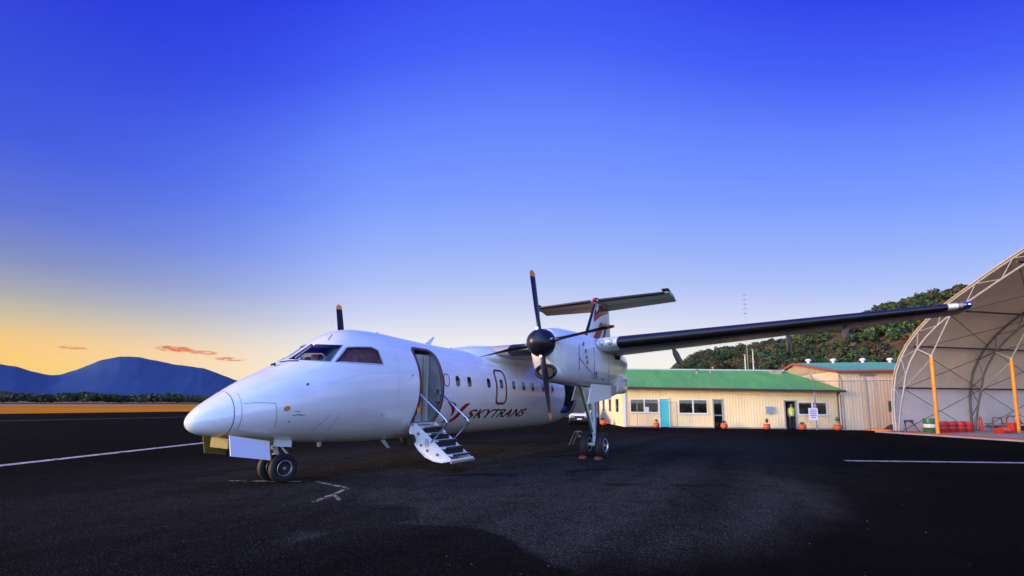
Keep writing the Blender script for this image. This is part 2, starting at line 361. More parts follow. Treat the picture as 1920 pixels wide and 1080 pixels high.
stripe('faded_line', (1.62, -2.2), (1.36, -2.75), .08)
stripe('runway_line', (-60, 46), (46, 46), .5)
MT['tar'] = mat('tar_seam', (.006, .006, .005), .95, spec=.03)
def seam(pts, wd=.03):
    q = []
    for (x0, y0), (x1, y1) in zip(pts, pts[1:]):
        n = max(2, int(math.dist((x0, y0), (x1, y1)) / .15))
        for k in range(n): q.append((x0 + (x1 - x0) * k / n + random.uniform(-.018, .018), y0 + (y1 - y0) * k / n + random.uniform(-.018, .018)))
    vs = []; fs = []
    for i in range(len(q)):
        a, b = q[max(0, i - 1)], q[min(len(q) - 1, i + 1)]; l = math.dist(a, b); k = wd * random.uniform(.3, .65); nx, ny = -(b[1] - a[1]) / l * k, (b[0] - a[0]) / l * k; vs += [(q[i][0] + nx, q[i][1] + ny, .0035), (q[i][0] - nx, q[i][1] - ny, .0035)]
        if i: fs.append((2 * i - 2, 2 * i - 1, 2 * i + 1, 2 * i))
    o = MB().add(vs, fs).build('tar_seam', MT['tar']); o['kind'] = 'structure'
seam([(10.2, -4.6), (6.2, -7.2), (4.4, -8.3)], .022); seam([(22, -3.2), (12.5, -9.2), (9.0, -11.3)], .04); seam([(6.2, -7.2), (5.2, -5.0), (3.4, -3.6)], .022); seam([(16, 2), (8, -1.2), (3, -.4), (-2, 3)], .03)
def pebbles():
    V, F = [], []
    for k in range(350):
        x, y = random.uniform(-3, 13), random.uniform(-11, 3)
        if math.hypot(x - CX_, y - CY_) < 1.5: continue
        r = random.choice((.003, .004, .005, .008)) * random.uniform(.7, 1.4); n0 = len(V); a0 = random.uniform(0, 6)
        for zz, rr in ((0, 1), (r * .8, .7)):
            for j in range(5): a = a0 + j * 1.2566; V.append((x + r * rr * math.cos(a) * random.uniform(.8, 1.2), y + r * rr * math.sin(a) * random.uniform(.8, 1.2), zz + .001))
        for j in range(5): F.append((n0 + j, n0 + (j + 1) % 5, n0 + 5 + (j + 1) % 5, n0 + 5 + j))
        F.append(tuple(n0 + 5 + j for j in range(5)))
    o = MB().add(V, F).build('loose_stones', mat('stone_chips', (.10, .09, .075), .9, var=.5, vscale=3)); tag(o, 'scattered loose stone chips on the dark apron', 'stones', kind='stuff')
CX_, CY_ = -3.824, -9.546
pebbles()

# ------------------------------------------------------------------ foliage masses
def leaf_mat(name, gain=1.):
    mt = D.materials.new(name); mt.use_nodes = True; t = mt.node_tree; p = t.nodes['Principled BSDF']
    a = t.nodes.new('ShaderNodeAttribute'); a.attribute_name = 'tint'; t.links.new(a.outputs['Color'], p.inputs['Base Color']); p.inputs['Roughness'].default_value = .75; p.inputs['Specular IOR Level'].default_value = .25
    return mt
MT['leaf'] = leaf_mat('leaves')
def leaf_cloud(cent, rad, cols, nleaf, size):
    # cent (n,3), rad (n,3), cols (n,3): leaf-clump quads spread through each crown's volume, in a few clumps each
    n = len(cent); nc = 7
    cd = rng.normal(size=(n, nc, 3)); cd /= np.linalg.norm(cd, axis=2, keepdims=True); cd[..., 2] = np.abs(cd[..., 2]) * 1.1 - .25
    cc = cent[:, None, :] + cd * rad[:, None, :] * .62
    k = rng.integers(0, nc, size=(n, nleaf)); base_ = np.take_along_axis(cc, k[..., None].repeat(3, 2), 1)
    d = rng.normal(size=(n, nleaf, 3)); d /= np.linalg.norm(d, axis=2, keepdims=True); r = rng.uniform(.35, 1, size=(n, nleaf, 1)) ** .6
    P_ = (base_ + d * r * rad[:, None, :] * .5).reshape(-1, 3)
    nn = (d + rng.normal(size=d.shape) * .55).reshape(-1, 3); nn /= np.linalg.norm(nn, axis=1, keepdims=True)
    a = np.cross(nn, rng.normal(size=nn.shape)); a /= np.linalg.norm(a, axis=1, keepdims=True); b = np.cross(nn, a)
    s = (size * rng.uniform(.6, 1.35, size=(n, nleaf))).reshape(-1, 1) * (rad[:, None, 0].repeat(nleaf, 1).reshape(-1, 1) / rad[:, 0].mean()) ** .5
    V = np.stack([P_ - a * s - b * s * .6, P_ + a * s - b * s * .6, P_ + a * s + b * s * .6, P_ - a * s + b * s * .6], 1).reshape(-1, 3)
    clump = rng.uniform(.7, 1.3, size=(n, nc)); tint = cols[:, None, :] * np.take_along_axis(clump, k, 1)[..., None] * rng.uniform(.8, 1.2, size=(n, nleaf, 1))
    T = np.concatenate([tint.reshape(-1, 3), np.ones((len(P_), 1))], 1).repeat(4, 0)
    return V, T
def quads_obj(name, V, T, m_, parent=None):
    me = D.meshes.new(name); nq = len(V) // 4
    me.vertices.add(len(V)); me.vertices.foreach_set('co', V.astype(np.float32).ravel())
    me.loops.add(len(V)); me.loops.foreach_set('vertex_index', np.arange(len(V), dtype=np.int32))
    me.polygons.add(nq); me.polygons.foreach_set('loop_start', np.arange(0, len(V), 4, dtype=np.int32)); me.polygons.foreach_set('loop_total', np.full(nq, 4, dtype=np.int32))
    at = me.color_attributes.new('tint', 'FLOAT_COLOR', 'POINT'); at.data.foreach_set('color', T.astype(np.float32).ravel())
    me.update(calc_edges=True); me.materials.append(m_); o = D.objects.new(name, me); COL.objects.link(o)
    if parent: o.parent = parent
    return o

# ------------------------------------------------------------------ far mountains
CX, CY, CZ = -3.824, -9.546, 1.697
def prof(tab, a):
    xs = [q[0] for q in tab]; ys = [q[1] for q in tab]; return float(np.interp(a, xs, ys))
def smooth_noise(a, seed, amp):
    return amp * sum(math.sin(a * fq + seed * k * 1.7) / fq ** .9 for k, fq in enumerate((1.3, 2.9, 6.1, 11.7, 23.0, 41.0), 1))
MTN = [(40, .6), (50, .9), (58, 1.3), (61, 1.75), (64.05, 2.3), (65.55, 2.93), (66.99, 3.5), (68, 3.6), (69.25, 3.68), (70.99, 4.03), (72.16, 4.32), (73.62, 4.24), (74.92, 3.78), (76.3, 2.98), (77.47, 2.36), (78.13, 2.26), (79.29, 2.48), (80.27, 2.9), (81.19, 3.05), (83, 3.2), (86, 2.9), (92, 3.6), (98, 2.7), (110, 2.2), (125, 1.4), (140, .8)]
MT['mount'] = mat('haze_tinted_forest', (.030, .072, .165), .95, spec=.02, col2=(.022, .055, .14), vscale=.006, bump=.6, bscale=.03)  # forest green with the blue of distance haze mixed into the base colour
def mountain():
    vs = []; fs = []; nr = 14; A = np.arange(40, 140.01, .2)
    for a in A:
        el = prof(MTN, a) + smooth_noise(a, 3, .035)
        for j in range(nr):
            u = j / (nr - 1); d = 1900 + 1100 * u ; hz = (3000 * math.tan(R(el))) * (u ** 1.25) * (1 + .02 * math.sin(a * 2.1 + u * 7) * (1 - u) + .015 * math.sin(a * 5.3 + u * 11) * (1 - u))
            vs.append((CX + d * math.cos(R(a)), CY + d * math.sin(R(a)), hz - .5))
        vs.append((CX + 3500 * math.cos(R(a)), CY + 3500 * math.sin(R(a)), -.5))
    n = nr + 1
    for i in range(len(A) - 1):
        for j in range(n - 1): fs.append((i * n + j, (i + 1) * n + j, (i + 1) * n + j + 1, i * n + j + 1))
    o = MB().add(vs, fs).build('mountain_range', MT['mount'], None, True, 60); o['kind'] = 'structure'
mountain()
def tree_belt():
    n = 1500; a = rng.uniform(38, 118, n); d = rng.uniform(310, 430, n); h = rng.uniform(2.2, 3.7, n) * (1 + .12 * np.sin(a * 1.1)) * (d / 260)
    c = np.stack([CX + d * np.cos(np.radians(a)), CY + d * np.sin(np.radians(a)), h * .62], 1); r = np.stack([h * rng.uniform(.7, 1.2, n), h * rng.uniform(.7, 1.2, n), h * .6], 1)
    col = np.array([.028, .050, .018]) * rng.uniform(.55, 1.6, (n, 1)) + np.array([.02, .012, 0]) * rng.uniform(0, 1, (n, 1))
    V, T = leaf_cloud(c, r, col, 110, .6); o = quads_obj('distant_tree_belt', V, T, MT['leaf'])
    tag(o, 'dark belt of low trees beyond the dry orange grass', 'trees', kind='stuff')
tree_belt()

# ------------------------------------------------------------------ wooded hill behind the buildings
HILL = [(-50, 7.2), (-40, 8.6), (-30, 9.6), (-20, 10.0), (-12.7, 10.1), (-10.2, 9.9), (-8.2, 9.35), (-5.7, 8.75), (-2, 7.7), (.8, 6.75), (5, 6.25), (8, 5.95), (9.5, 5.75), (11.8, 4.75), (13.2, 3.6), (14.4, 2.2), (17, 1.2), (22, .5), (30, .1)]
def hill_h(a, d):
    top = 210 * math.tan(R(prof(HILL, a))); u = min(1, max(0, (d - 82) / 130)); return top * (u * u * (3 - 2 * u)) ** .8 - .06
MT['hill'] = mat('hill_dry_slope', (.15, .085, .035), .95, spec=.05, col2=(.06, .06, .022), vscale=.07, bump=.8, bscale=1.)
def hill():
    vs = []; fs = []; A = np.arange(-50, 30.1, 1.); Dn = np.linspace(80, 330, 34)
    for a in A:
        for d in Dn:
            hh = hill_h(a, min(d, 212)) - (max(0, d - 225) * .1) + .6 * math.sin(a * .9 + d * .07)
            vs.append((CX + d * math.cos(R(a)), CY + d * math.sin(R(a)), max(-.1, hh)))
    n = len(Dn)
    for i in range(len(A) - 1):
        for j in range(n - 1): fs.append((i * n + j, (i + 1) * n + j, (i + 1) * n + j + 1, i * n + j + 1))
    o = MB().add(vs, fs).build('hill', MT['hill'], None, True, 60); o['kind'] = 'structure'
    C_, R_, K_ = [], [], []
    while len(C_) < 3300:
        a = random.uniform(-46, 15); d = random.uniform(86, 222); hz = hill_h(a, min(d, 212))
        px, py = CX + d * math.cos(R(a)), CY + d * math.sin(R(a))
        clear = math.sin(px * .11 + 1.3) * math.cos(py * .13 - .4) + .5 * math.sin(px * .05 - py * .09)
        if clear > 1.12 and d < 185: continue
        s = random.choice((random.uniform(.8, 1.5), random.uniform(1.1, 2.3)))
        C_.append((px, py, hz + s * .62)); R_.append((s * random.uniform(.8, 1.1), s * random.uniform(.8, 1.1), s * random.uniform(.75, 1.05)))
        b = random.choice([(.040, .075, .022), (.055, .085, .022), (.062, .074, .025), (.032, .054, .024), (.085, .068, .03), (.070, .062, .028), (.035, .07, .03), (.04, .07, .025), (.045, .08, .025)]); f = random.uniform(.7, 1.35)
        K_.append([q * f for q in b])
    V, T = leaf_cloud(np.array(C_), np.array(R_), np.array(K_), 200, .21); o = quads_obj('hillside_forest', V, T, MT['leaf'])
    tag(o, 'dense scrubby forest covering the hill behind the buildings', 'forest', kind='stuff')
hill()

# ------------------------------------------------------------------ the airliner
PLANE = thing('airliner', 'white high-wing twin-propeller airliner parked on the apron with its front airstair down', 'airplane')
SUB = lambda name, mb, m_, par, sm=False, ang=35: mb.build(name, m_, par, sm, ang)
def ringpts(x, off=0., n=72): return [spt(x, 2 * math.pi * k / n, off) for k in range(n)]
xs = [.006, .02, .045, .08, .13, .19, .26, .34, .43, .53, .62] + list(np.arange(.72, 4.8, .12)) + list(np.arange(4.9, 13, .3)) + list(np.arange(13.2, 22.2, .35)) + [22.2]
mb = MB().loft([ringpts(x) for x in xs])
fus = SUB('fuselage', mb, MT['white'], PLANE)
def ss(x, thd, off=0., side=1):
    q = spt(x, R(thd), off); return (q[0], q[1] * side, q[2])
def dens(poly, k=6, close=True):
    out = []; n = len(poly)
    for i in range(n if close else n - 1):
        a, b = poly[i], poly[(i + 1) % n]
        for j in range(k): out.append((a[0] + (b[0] - a[0]) * j / k, a[1] + (b[1] - a[1]) * j / k))
    if not close: out.append(poly[-1])
    return out
def rrect(x0, x1, z0, z1, r, n=6):
    out = []
    for cx, cz, a0 in ((x1 - r, z1 - r, 0), (x0 + r, z1 - r, 90), (x0 + r, z0 + r, 180), (x1 - r, z0 + r, 270)):
        for k in range(n + 1):
            a = R(a0 + 90 * k / n); out.append((cx + r * math.cos(a), cz + r * math.sin(a)))
    res = []
    for i, a in enumerate(out):
        b = out[(i + 1) % len(out)]; k = max(1, int(math.dist(a, b) / .06)); res += [(a[0] + (b[0] - a[0]) * j / k, a[1] + (b[1] - a[1]) * j / k) for j in range(k)]
    return [q for i, q in enumerate(res) if math.dist(q, res[i - 1]) > 1e-4]
def toth(poly): return [(x, math.degrees(th_of(x, z))) for x, z in poly]
def patch(name, poly, m_, parent, off=.005, side=1, lev=5, thick=0.):
    # polygon in (x, section angle), laid on the fuselage skin
    n = len(poly); cx = sum(q[0] for q in poly) / n; ct = sum(q[1] for q in poly) / n; vs = [ss(cx, ct, off, side)]; fs = []
    for l in range(1, lev + 1):
        for x, t in poly: vs.append(ss(cx + (x - cx) * l / lev, ct + (t - ct) * l / lev, off, side))
    for k in range(n): fs.append((0, 1 + k, 1 + (k + 1) % n))
    for l in range(lev - 1):
        for k in range(n): a = 1 + l * n; fs.append((a + k, a + n + k, a + n + (k + 1) % n, a + (k + 1) % n))
    a = 1 + (lev - 1) * n; b = len(vs)
    for x, t in poly: vs.append(ss(x, t, -.004, side))
    for k in range(n): fs.append((a + k, b + k, b + (k + 1) % n, a + (k + 1) % n))
    return SUB(name, MB().add(vs, fs), m_, parent, True, 50)
def strip(name, poly, wd, m_, parent, off=.006, side=1, close=True):
    # a band of width wd (metres) along a line of (x, angle) points on the skin
    pts = [Vector(ss(x, t, off, side)) for x, t in poly]; n = len(pts); vs = []; fs = []
    for i in range(n):
        d = (pts[(i + 1) % n] - pts[i - 1]) if close else (pts[min(n - 1, i + 1)] - pts[max(0, i - 1)])
        x, t = poly[i]; nn = (Vector(ss(x, t, .1, side)) - Vector(ss(x, t, 0, side))).normalized(); sd = d.cross(nn).normalized() * wd / 2
        vs += [pts[i] + sd, pts[i] - sd]
    for i in range(n if close else n - 1): j = (i + 1) % n; fs.append((2 * i, 2 * i + 1, 2 * j + 1, 2 * j))
    return SUB(name, MB().add(vs, fs), m_, parent)
def cutter(poly, o0, o1, m_, side=1):
    n = len(poly); cx = sum(q[0] for q in poly) / n; ct = sum(q[1] for q in poly) / n
    vs = [ss(x, t, o0, side) for x, t in poly] + [ss(x, t, o1, side) for x, t in poly] + [ss(cx, ct, o0, side), ss(cx, ct, o1, side)]; fs = []
    for k in range(n):
        j = (k + 1) % n; fs += [(k, j, n + j, n + k), (2 * n, j, k), (2 * n + 1, n + k, n + j)]
    return MB().add(vs, fs).build('cut', m_)
MT['cabin'] = mat('cockpit_trim', (.05, .055, .08), .7)
MT['vest'] = mat('vestibule_trim', (.22, .22, .21), .6, var=.2)
WS = [(1.838, 82.4), (1.96, 85.5), (2.08, 86.3), (2.187, 86.5), (2.297, 86.5), (2.395, 86), (2.398, 80.1), (2.452, 70.4), (2.53, 62.6), (2.631, 56.2), (2.754, 51.4), (2.664, 48.6), (2.581, 46.2), (2.501, 43.9), (2.423, 41.5), (2.348, 39.0), (2.211, 45.1), (2.09, 52.2), (1.982, 60.2), (1.891, 69.6)]
SW = [(2.425, 36.5), (2.537, 39.8), (2.658, 43.2), (2.79, 47.2), (2.86, 46.0), (2.932, 45.0), (3.008, 44.2), (3.126, 43.0), (3.254, 42.3), (3.386, 41.8), (3.434, 40.3), (3.485, 38.9), (3.538, 37.6), (3.536, 31.9), (3.545, 26.7), (3.561, 21.7), (3.34, 22.3), (3.128, 23.5), (2.93, 25.5), (2.747, 28.0), (2.58, 32.0)]
cuts = [MB().loft([ringpts(x, -.075, 48) for x in np.arange(1.5, 4.31, .2)]).build('cut', MT['cabin'])]
for sd in (1, -1):
    cuts += [cutter(WS, .12, -.30, MT['cabin'], sd), cutter(SW, .12, -.30, MT['cabin'], sd)]
DOOR = rrect(4.72, 5.52, 1.14, 3.10, .16)
cuts.append(MB().prism([(x, -2.0, z) for x, z in DOOR], (0, 1.55, 0)).build('cut', MT['vest']))
BAG = rrect(13.05, 14.15, 1.25, 2.75, .14)
cuts.append(MB().prism([(x, -2.0, z) for x, z in BAG], (0, 1.6, 0)).build('cut', MT['dark']))
boolean(fus, cuts)
fus.data.polygons.foreach_set('use_smooth', [True] * len(fus.data.polygons)); fus.data.set_sharp_from_angle(angle=R(32))
for sd in (1, -1):
    patch('windscreen', WS, MT['cglass'], fus, -.012, sd); patch('side_window', SW, MT['cglass'], fus, -.012, sd)
    strip('windscreen_frame', WS, .035, MT['grey'], fus, .004, sd); strip('side_window_frame', SW, .04, MT['grey'], fus, .004, sd)
    mb = MB().box((3.0, -.62 * sd - .26, 1.5), (3.14, -.62 * sd + .26, 2.62)); mb.box((2.96, -.62 * sd - .15, 2.62), (3.1, -.62 * sd + .15, 2.86))
    SUB('pilot_seat', mb, MT['sheep'], fus)
patch('side_window_reflection_panel', SW, MT['sheep'], fus, -.10)  # added brown panel behind the pane, standing in for its brown reflection
mb = MB().loft([[(1.62, y, 2.36 - .2 * y * y), (2.02, y * 1.1, 2.55 - .2 * y * y), (2.3, y * 1.2, 2.5 - .2 * y * y), (2.3, y * 1.2, 2.0)] for y in np.linspace(-.58, .58, 9)])
SUB('overhead_panel', MB().box((2.8, -.4, 2.98), (3.4, .4, 3.08)), MT['dark'], fus)
SUB('cockpit_bulkhead', MB().box((3.7, -.85, 1.2), (3.76, .85, 2.85)), MT['cabin'], fus)
SUB('glareshield', mb, MT['dark'], fus)
SUB('wiper', MB().tube([ss(1.66, 84, .03), ss(1.76, 74, .03), ss(1.86, 64, .03)], .012, 6), MT['dark'], fus)
SUB('reflection_streak', MB().tube([ss(1.90, 74, .02), ss(2.30, 79, .02)], .014, 6), MT['grey'], fus)  # pale rod put in for the reflected streak on the windscreen
SUB('probe', MB().tube([ss(1.56, 84, .0), ss(1.56, 84, .05), ss(1.48, 84, .06)], .022, 8), MT['dark'], fus)
SUB('red_mark', MB().add([ss(2.60, 69.2, .006), ss(2.61, 71.0, .006), ss(2.79, 77.2, .006), ss(2.78, 75.4, .006)], [(0, 1, 2, 3)]), MT['maroon'], fus)
# radome joint, panel gaps, small fittings
strip('radome_joint', [(.595, t) for t in np.arange(0, 360, 6)], .016, MT['line'], fus)
strip('panel_gap', [(.70, t) for t in np.arange(-40, 56, 4)], .008, MT['line'], fus, close=False)
strip('panel_gap', [(.73 + .48 * k / 8, 22 - 15 * k / 8) for k in range(9)], .008, MT['line'], fus, close=False)
strip('panel_gap', [(1.21 + .08 * (7 - t) / 44, t) for t in np.arange(-37, 8, 4)], .008, MT['line'], fus, close=False)
strip('panel_gap', [(2.05 + .25 * k / 6, -45 + 22 * k / 6) for k in range(7)], .008, MT['line'], fus, close=False)
strip('panel_gap', [(2.4 + .12 * k / 6, -48 + 25 * k / 6) for k in range(7)], .006, MT['line'], fus, close=False)
MT['joint'] = mat('skin_joint', (.52, .53, .56), .5)
for x in (3.98, 5.98, 7.42, 8.95, 10.75, 12.55): strip('skin_joint', [(x, t) for t in np.arange(-70, 75, 4)], .007, MT['joint'], fus, .003, close=False)
for t0, xa, xb in ((38, 5.7, 13.0), (-18, 5.75, 13.0), (-52, 2.0, 13.0), (14, 2.2, 4.6)): strip('skin_joint', [(xa + (xb - xa) * k / 40, t0) for k in range(41)], .006, MT['joint'], fus, .003, close=False)
for x0, t0, wx, wt_ in ((2.9, -30, .32, 10), (3.5, -48, .25, 8), (6.2, -55, .5, 8), (9.3, -50, .4, 9), (11.2, -20, .35, 9)):
    strip('access_panel_gap', dens([(x0, t0), (x0 + wx, t0), (x0 + wx, t0 + wt_), (x0, t0 + wt_)], 4), .006, MT['joint'], fus, .003)
patch('side_light', [(1.40 + .055 * math.cos(R(a)), -4.5 + 3.8 * math.sin(R(a))) for a in range(0, 360, 20)], MT['amber'], fus, .012)
patch('static_port', [(1.80 + .03 * math.cos(R(a)), 22.6 + 1.8 * math.sin(R(a))) for a in range(0, 360, 30)], MT['line'], fus, .006)
patch('static_port', [(1.5 + .018 * math.cos(R(a)), -27 + 1.2 * math.sin(R(a))) for a in range(0, 360, 30)], MT['line'], fus, .006)
patch('static_port', [(4.42 + .02 * math.cos(R(a)), 12 + 1.0 * math.sin(R(a))) for a in range(0, 360, 30)], MT['line'], fus, .006)
for x0, t0, wx in ((1.55, -12, .10), (1.52, -17, .16), (1.66, -18.5, .1)):
    strip('stencil', [(x0 + wx * k / 3, t0) for k in range(4)], .014, MT['line'], fus, close=False)
SUB('belly_beacon', MB().lathe([(-.09, .01), (-.085, .035), (-.04, .05), (.02, .05)], (2.55, -.35, .78), 'z', 14), MT['lens'], fus, True)
SUB('ice_light', MB().lathe([(0, .045), (.03, .04), (.045, .01)], (3.58, -1.15, 1.42), 'x', 12), MT['lens'], fus, True)
SUB('drain_mast', MB().prism([(4.35, -.3, .72), (4.5, -.3, .72), (4.68, -.3, .50), (4.60, -.3, .50)], (0, .02, 0)), MT['grey'], fus)
SUB('blade_antenna', MB().prism([(6.15, -.012, 3.42), (6.42, -.012, 3.42), (6.62, -.012, 3.70), (6.54, -.012, 3.70)], (0, .024, 0)), MT['white'], fus)
for x in (7.35, 7.7, 8.0, 4.3): SUB('antenna_stub', MB().prism([(x, -.01, sec(x)[0] - .02), (x + .1, -.01, sec(x)[0] - .02), (x + .1, -.01, sec(x)[0] + .05), (x + .04, -.01, sec(x)[0] + .05)], (0, .02, 0)), MT['grey'], fus)
# cabin windows
for i, (x, z) in enumerate(((6.18, 2.29), (6.715, 2.29), (7.69, 2.29), (8.40, 2.29), (9.14, 2.27), (9.78, 2.26), (10.42, 2.25), (11.2, 2.24), (11.95, 2.23))):
    po = toth(rrect(x - .105, x + .105, z - .165, z + .165, .1))
    patch('cabin_window', po, MT['wglass'], fus, .004); strip('window_rim', po, .03, MT['offwhite'], fus, .007)
    pm = [(a, t) for a, t in po]; patch('cabin_window', pm, MT['wglass'], fus, .004, -1)
po = toth(rrect(5.60, 5.81, 2.13, 2.47, .105)); patch('service_panel', po, MT['offwhite'], fus, .004); strip('service_panel_outline', po, .03, MT['outline'], fus, .008)
po = toth(rrect(8.12, 8.68, 1.66, 2.73, .15)); strip('emergency_exit_outline', po, .085, MT['outline'], fus, .003)
po = toth(rrect(8.19, 8.61, 1.73, 2.66, .11)); strip('emergency_exit_seam', po, .022, MT['offwhite'], fus, .006)
# passenger doorway
po = toth(DOOR); strip('doorway_outline', toth(rrect(4.69, 5.55, 1.11, 3.13, .18)), .085, MT['outline'], fus, .005)
strip('door_seal', po, .05, MT['dark'], fus, -.03)
SUB('doorway_panel', MB().box((5.02, -.84, 1.17), (5.50, -.47, 2.98)), MT['grey'], fus)
SUB('doorway_curtain', MB().tube([(5.27, -.90, 1.2), (5.27, -.90, 2.94)], .045, 10), MT['tan'], fus, True)
SUB('doorway_sill', MB().box((4.74, -1.12, 1.115), (5.50, -.5, 1.165)), MT['grey'], fus)
SUB('door_latch', MB().box((4.66, -1.335, 1.42), (4.72, -1.27, 1.56)), MT['tip'], fus)
for z in (1.62, 1.95): SUB('door_hinge', MB().box((5.44, -1.25, z), (5.50, -1.12, z + .1)), MT['chrome'], fus)
# airstair folded out of the doorway
stair_poly = [(-1.16, 1.16), (-1.08, 1.06), (-1.02, .92), (-1.12, .72), (-1.33, .50), (-1.58, .335), (-1.85, .255), (-2.12, .235), (-2.42, .30)]
for k in range(1): pass
air = SUB('airstair', MB().loft([[(4.66, y, z), (5.54, y, z), (5.54, y + .03, z + .035), (4.66, y + .03, z + .035)] for y, z in stair_poly[1:]]), MT['white'], PLANE, True, 40)
for x in (4.70, 5.46): SUB('stringer', MB().prism([(x, y, z) for y, z in stair_poly], (.04, 0, 0)), MT['offwhite'], air)
for k in range(5):
    f = (k + .35) / 5; y = -1.2 - 1.18 * f; z = 1.12 - .80 * f
    SUB('step', MB().box((4.742, y - .17, z - .02), (5.458, y + .05, z + .015)), MT['grey'], air)
    SUB('step_nosing', MB().box((4.745, y - .18, z - .022), (5.455, y - .165, z + .02)), MT['chrome'], air)
    if k < 4: SUB('riser', MB().box((4.742, y - .145, z - .18), (5.458, y - .13, z - .025)), MT['dark'], air)
for x in (4.68, 5.52):
    SUB('handrail', MB().tube([(x, -1.22, 1.92), (x, -1.30, 1.93), (x, -2.22, 1.27), (x, -2.25, 1.20), (x, -2.20, 1.12), (x, -1.74, .70)], .02, 8), MT['chrome'], air, True)
SUB('stair_box', MB().box((4.66, -1.66, .62), (4.70, -1.56, .80)), MT['grey'], air)
for q in ((-1.4, .62), (-1.62, .5), (-1.95, .42), (-1.3, .9)): SUB('stair_latch', MB().box((4.675, q[0] - .03, q[1] - .03), (4.70, q[0] + .03, q[1] + .03)), MT['line'], air)
SUB('stair_foot', MB().tube([(4.66, -2.42, .27), (5.54, -2.42, .27)], .035, 8), MT['tan'], air)
SUB('stair_bumper', MB().lathe([(0, .03), (.01, .13), (.09, .13), (.10, .03)], (4.56, -1.12, .76), 'x', 16), MT['tyre'], air, True)
# rear baggage door, swung out
SUB('baggage_door', MB().loft([[(14.18 + dx, y - .35 * dx, z) for dx, y in ((0, yy), (.35, yy - .28), (.40, yy - .25), (.05, yy + .03))] for yy, z in ((-1.12, 1.25), (-1.3, 1.6), (-1.38, 2.0), (-1.33, 2.4), (-1.18, 2.75))]), MT['tan'], PLANE, True, 50)
strip('baggage_door_outline', toth(BAG), .05, MT['grey'], fus, .004)
# name and emblem on the side
def lettering(body, x0, x1, t0, t1, m_, name, first=None):
    cu = D.curves.new('txt', 'FONT'); cu.body = body; cu.shear = .38; cu.offset = .022; cu.space_character = 1.06
    ob = D.objects.new('txt', cu); COL.objects.link(ob); dg = bpy.context.evaluated_depsgraph_get(); me = D.meshes.new_from_object(ob.evaluated_get(dg)); D.objects.remove(ob, do_unlink=True); D.curves.remove(cu)
    bm = bmesh.new(); bm.from_mesh(me); v = [q.co for q in bm.verts]; ax = min(q.x for q in v); bx_ = max(q.x for q in v); az_ = min(q.y for q in v); bz = max(q.y for q in v)
    for k in range(1, 7): bmesh.ops.bisect_plane(bm, geom=bm.verts[:] + bm.edges[:] + bm.faces[:], plane_co=(0, az_ + (bz - az_) * k / 7, 0), plane_no=(0, 1, 0))
    for q in bm.verts: q.co = ss(x0 + (x1 - x0) * (q.co.x - ax) / (bx_ - ax), t0 + (t1 - t0) * (q.co.y - az_) / (bz - az_), .006)
    bmesh.ops.recalc_face_normals(bm, faces=bm.faces); bm.to_mesh(me); bm.free(); me.name = name; me.materials.clear(); me.materials.append(m_); return link(name, me, fus)
tag(lettering('S', 6.78, 7.30, -38.5, -24.5, MT['red'], 'lettering'), 'red initial S of the airline name')
tag(lettering('KYTRANS', 7.22, 10.20, -38.5, -24.5, MT['maroon'], 'lettering'), 'dark red letters KYTRANS of the airline name')
def swoosh(name, a, b, m_):
    vs = []; fs = []
    for i, (p0, p1) in enumerate(zip(a, b)):
        for k in range(3): f = k / 2; vs.append(ss(p0[0] + (p1[0] - p0[0]) * f, p0[1] + (p1[1] - p0[1]) * f, .006))
        if i:
            for k in range(2): q = 3 * (i - 1) + k; fs.append((q, q + 1, q + 4, q + 3))
    SUB(name, MB().add(vs, fs), m_, fus)
swoosh('emblem_stroke', [(6.82, -16.2), (6.6, -16.9), (6.47, -21.1), (6.41, -26.4), (6.33, -31.5), (6.28, -36), (6.17, -40.5)], [(6.82, -16.6), (6.76, -19.0), (6.64, -23.3), (6.55, -28.4), (6.50, -34.0), (6.42, -39.0), (6.25, -43.5)], MT['red'])
swoosh('emblem_stroke', [(5.79, -15.2), (5.90, -18.0), (6.02, -22.0), (6.09, -27.0), (6.14, -33.4)], [(5.93, -14.6), (6.05, -18.5), (6.16, -22.0), (6.22, -26.5), (6.17, -33.0)], MT['red'])
swoosh('emblem_tail', [(5.98, -15.0), (6.09, -17.0), (6.14, -19.6)], [(6.06, -15.0), (6.17, -17.2), (6.20, -19.6)], MT['maroon'])
patch('emblem_dot', [(5.98 + .06 * math.cos(R(a)), -41.5 + 1.6 * math.sin(R(a))) for a in range(0, 360, 30)], MT['red'], fus, .006)

# wings: sections (y, leading edge x, z, chord, thickness)
def airfoil(n=16, t=.17, cam_=.02):
    up, lo = [], []
    for k in range(n + 1):
        xc = .5 * (1 - math.cos(math.pi * k / n)); yt = 5 * t * (.2969 * math.sqrt(xc) - .126 * xc - .3516 * xc ** 2 + .2843 * xc ** 3 - .1036 * xc ** 4); yc = cam_ * 4 * xc * (1 - xc)
        up.append((xc, yc + yt)); lo.append((xc, yc - yt))
    return list(reversed(up)) + lo[1:-1]
def wsec(y, lx, z, ch, t=.17, inc=2., n=16):
    c, s = math.cos(R(inc)), math.sin(R(inc)); return [(lx + (a * c + b * s) * ch, y, z + (-a * s + b * c) * ch) for a, b in airfoil(n, t)]
WSEC = [(-12.95, 10.47, 3.98, 1.12, .12), (-12.8, 10.40, 3.97, 1.28, .15), (-12.2, 10.27, 3.93, 1.34, .15), (-8.5, 9.45, 3.68, 1.98, .16), (-4.3, 8.55, 3.40, 2.65, .175), (-1.2, 8.50, 3.40, 2.70, .18), (0, 8.50, 3.40, 2.70, .18)]
WSEC += [(-y, a, z, c, t) for y, a, z, c, t in reversed(WSEC[:-1])]
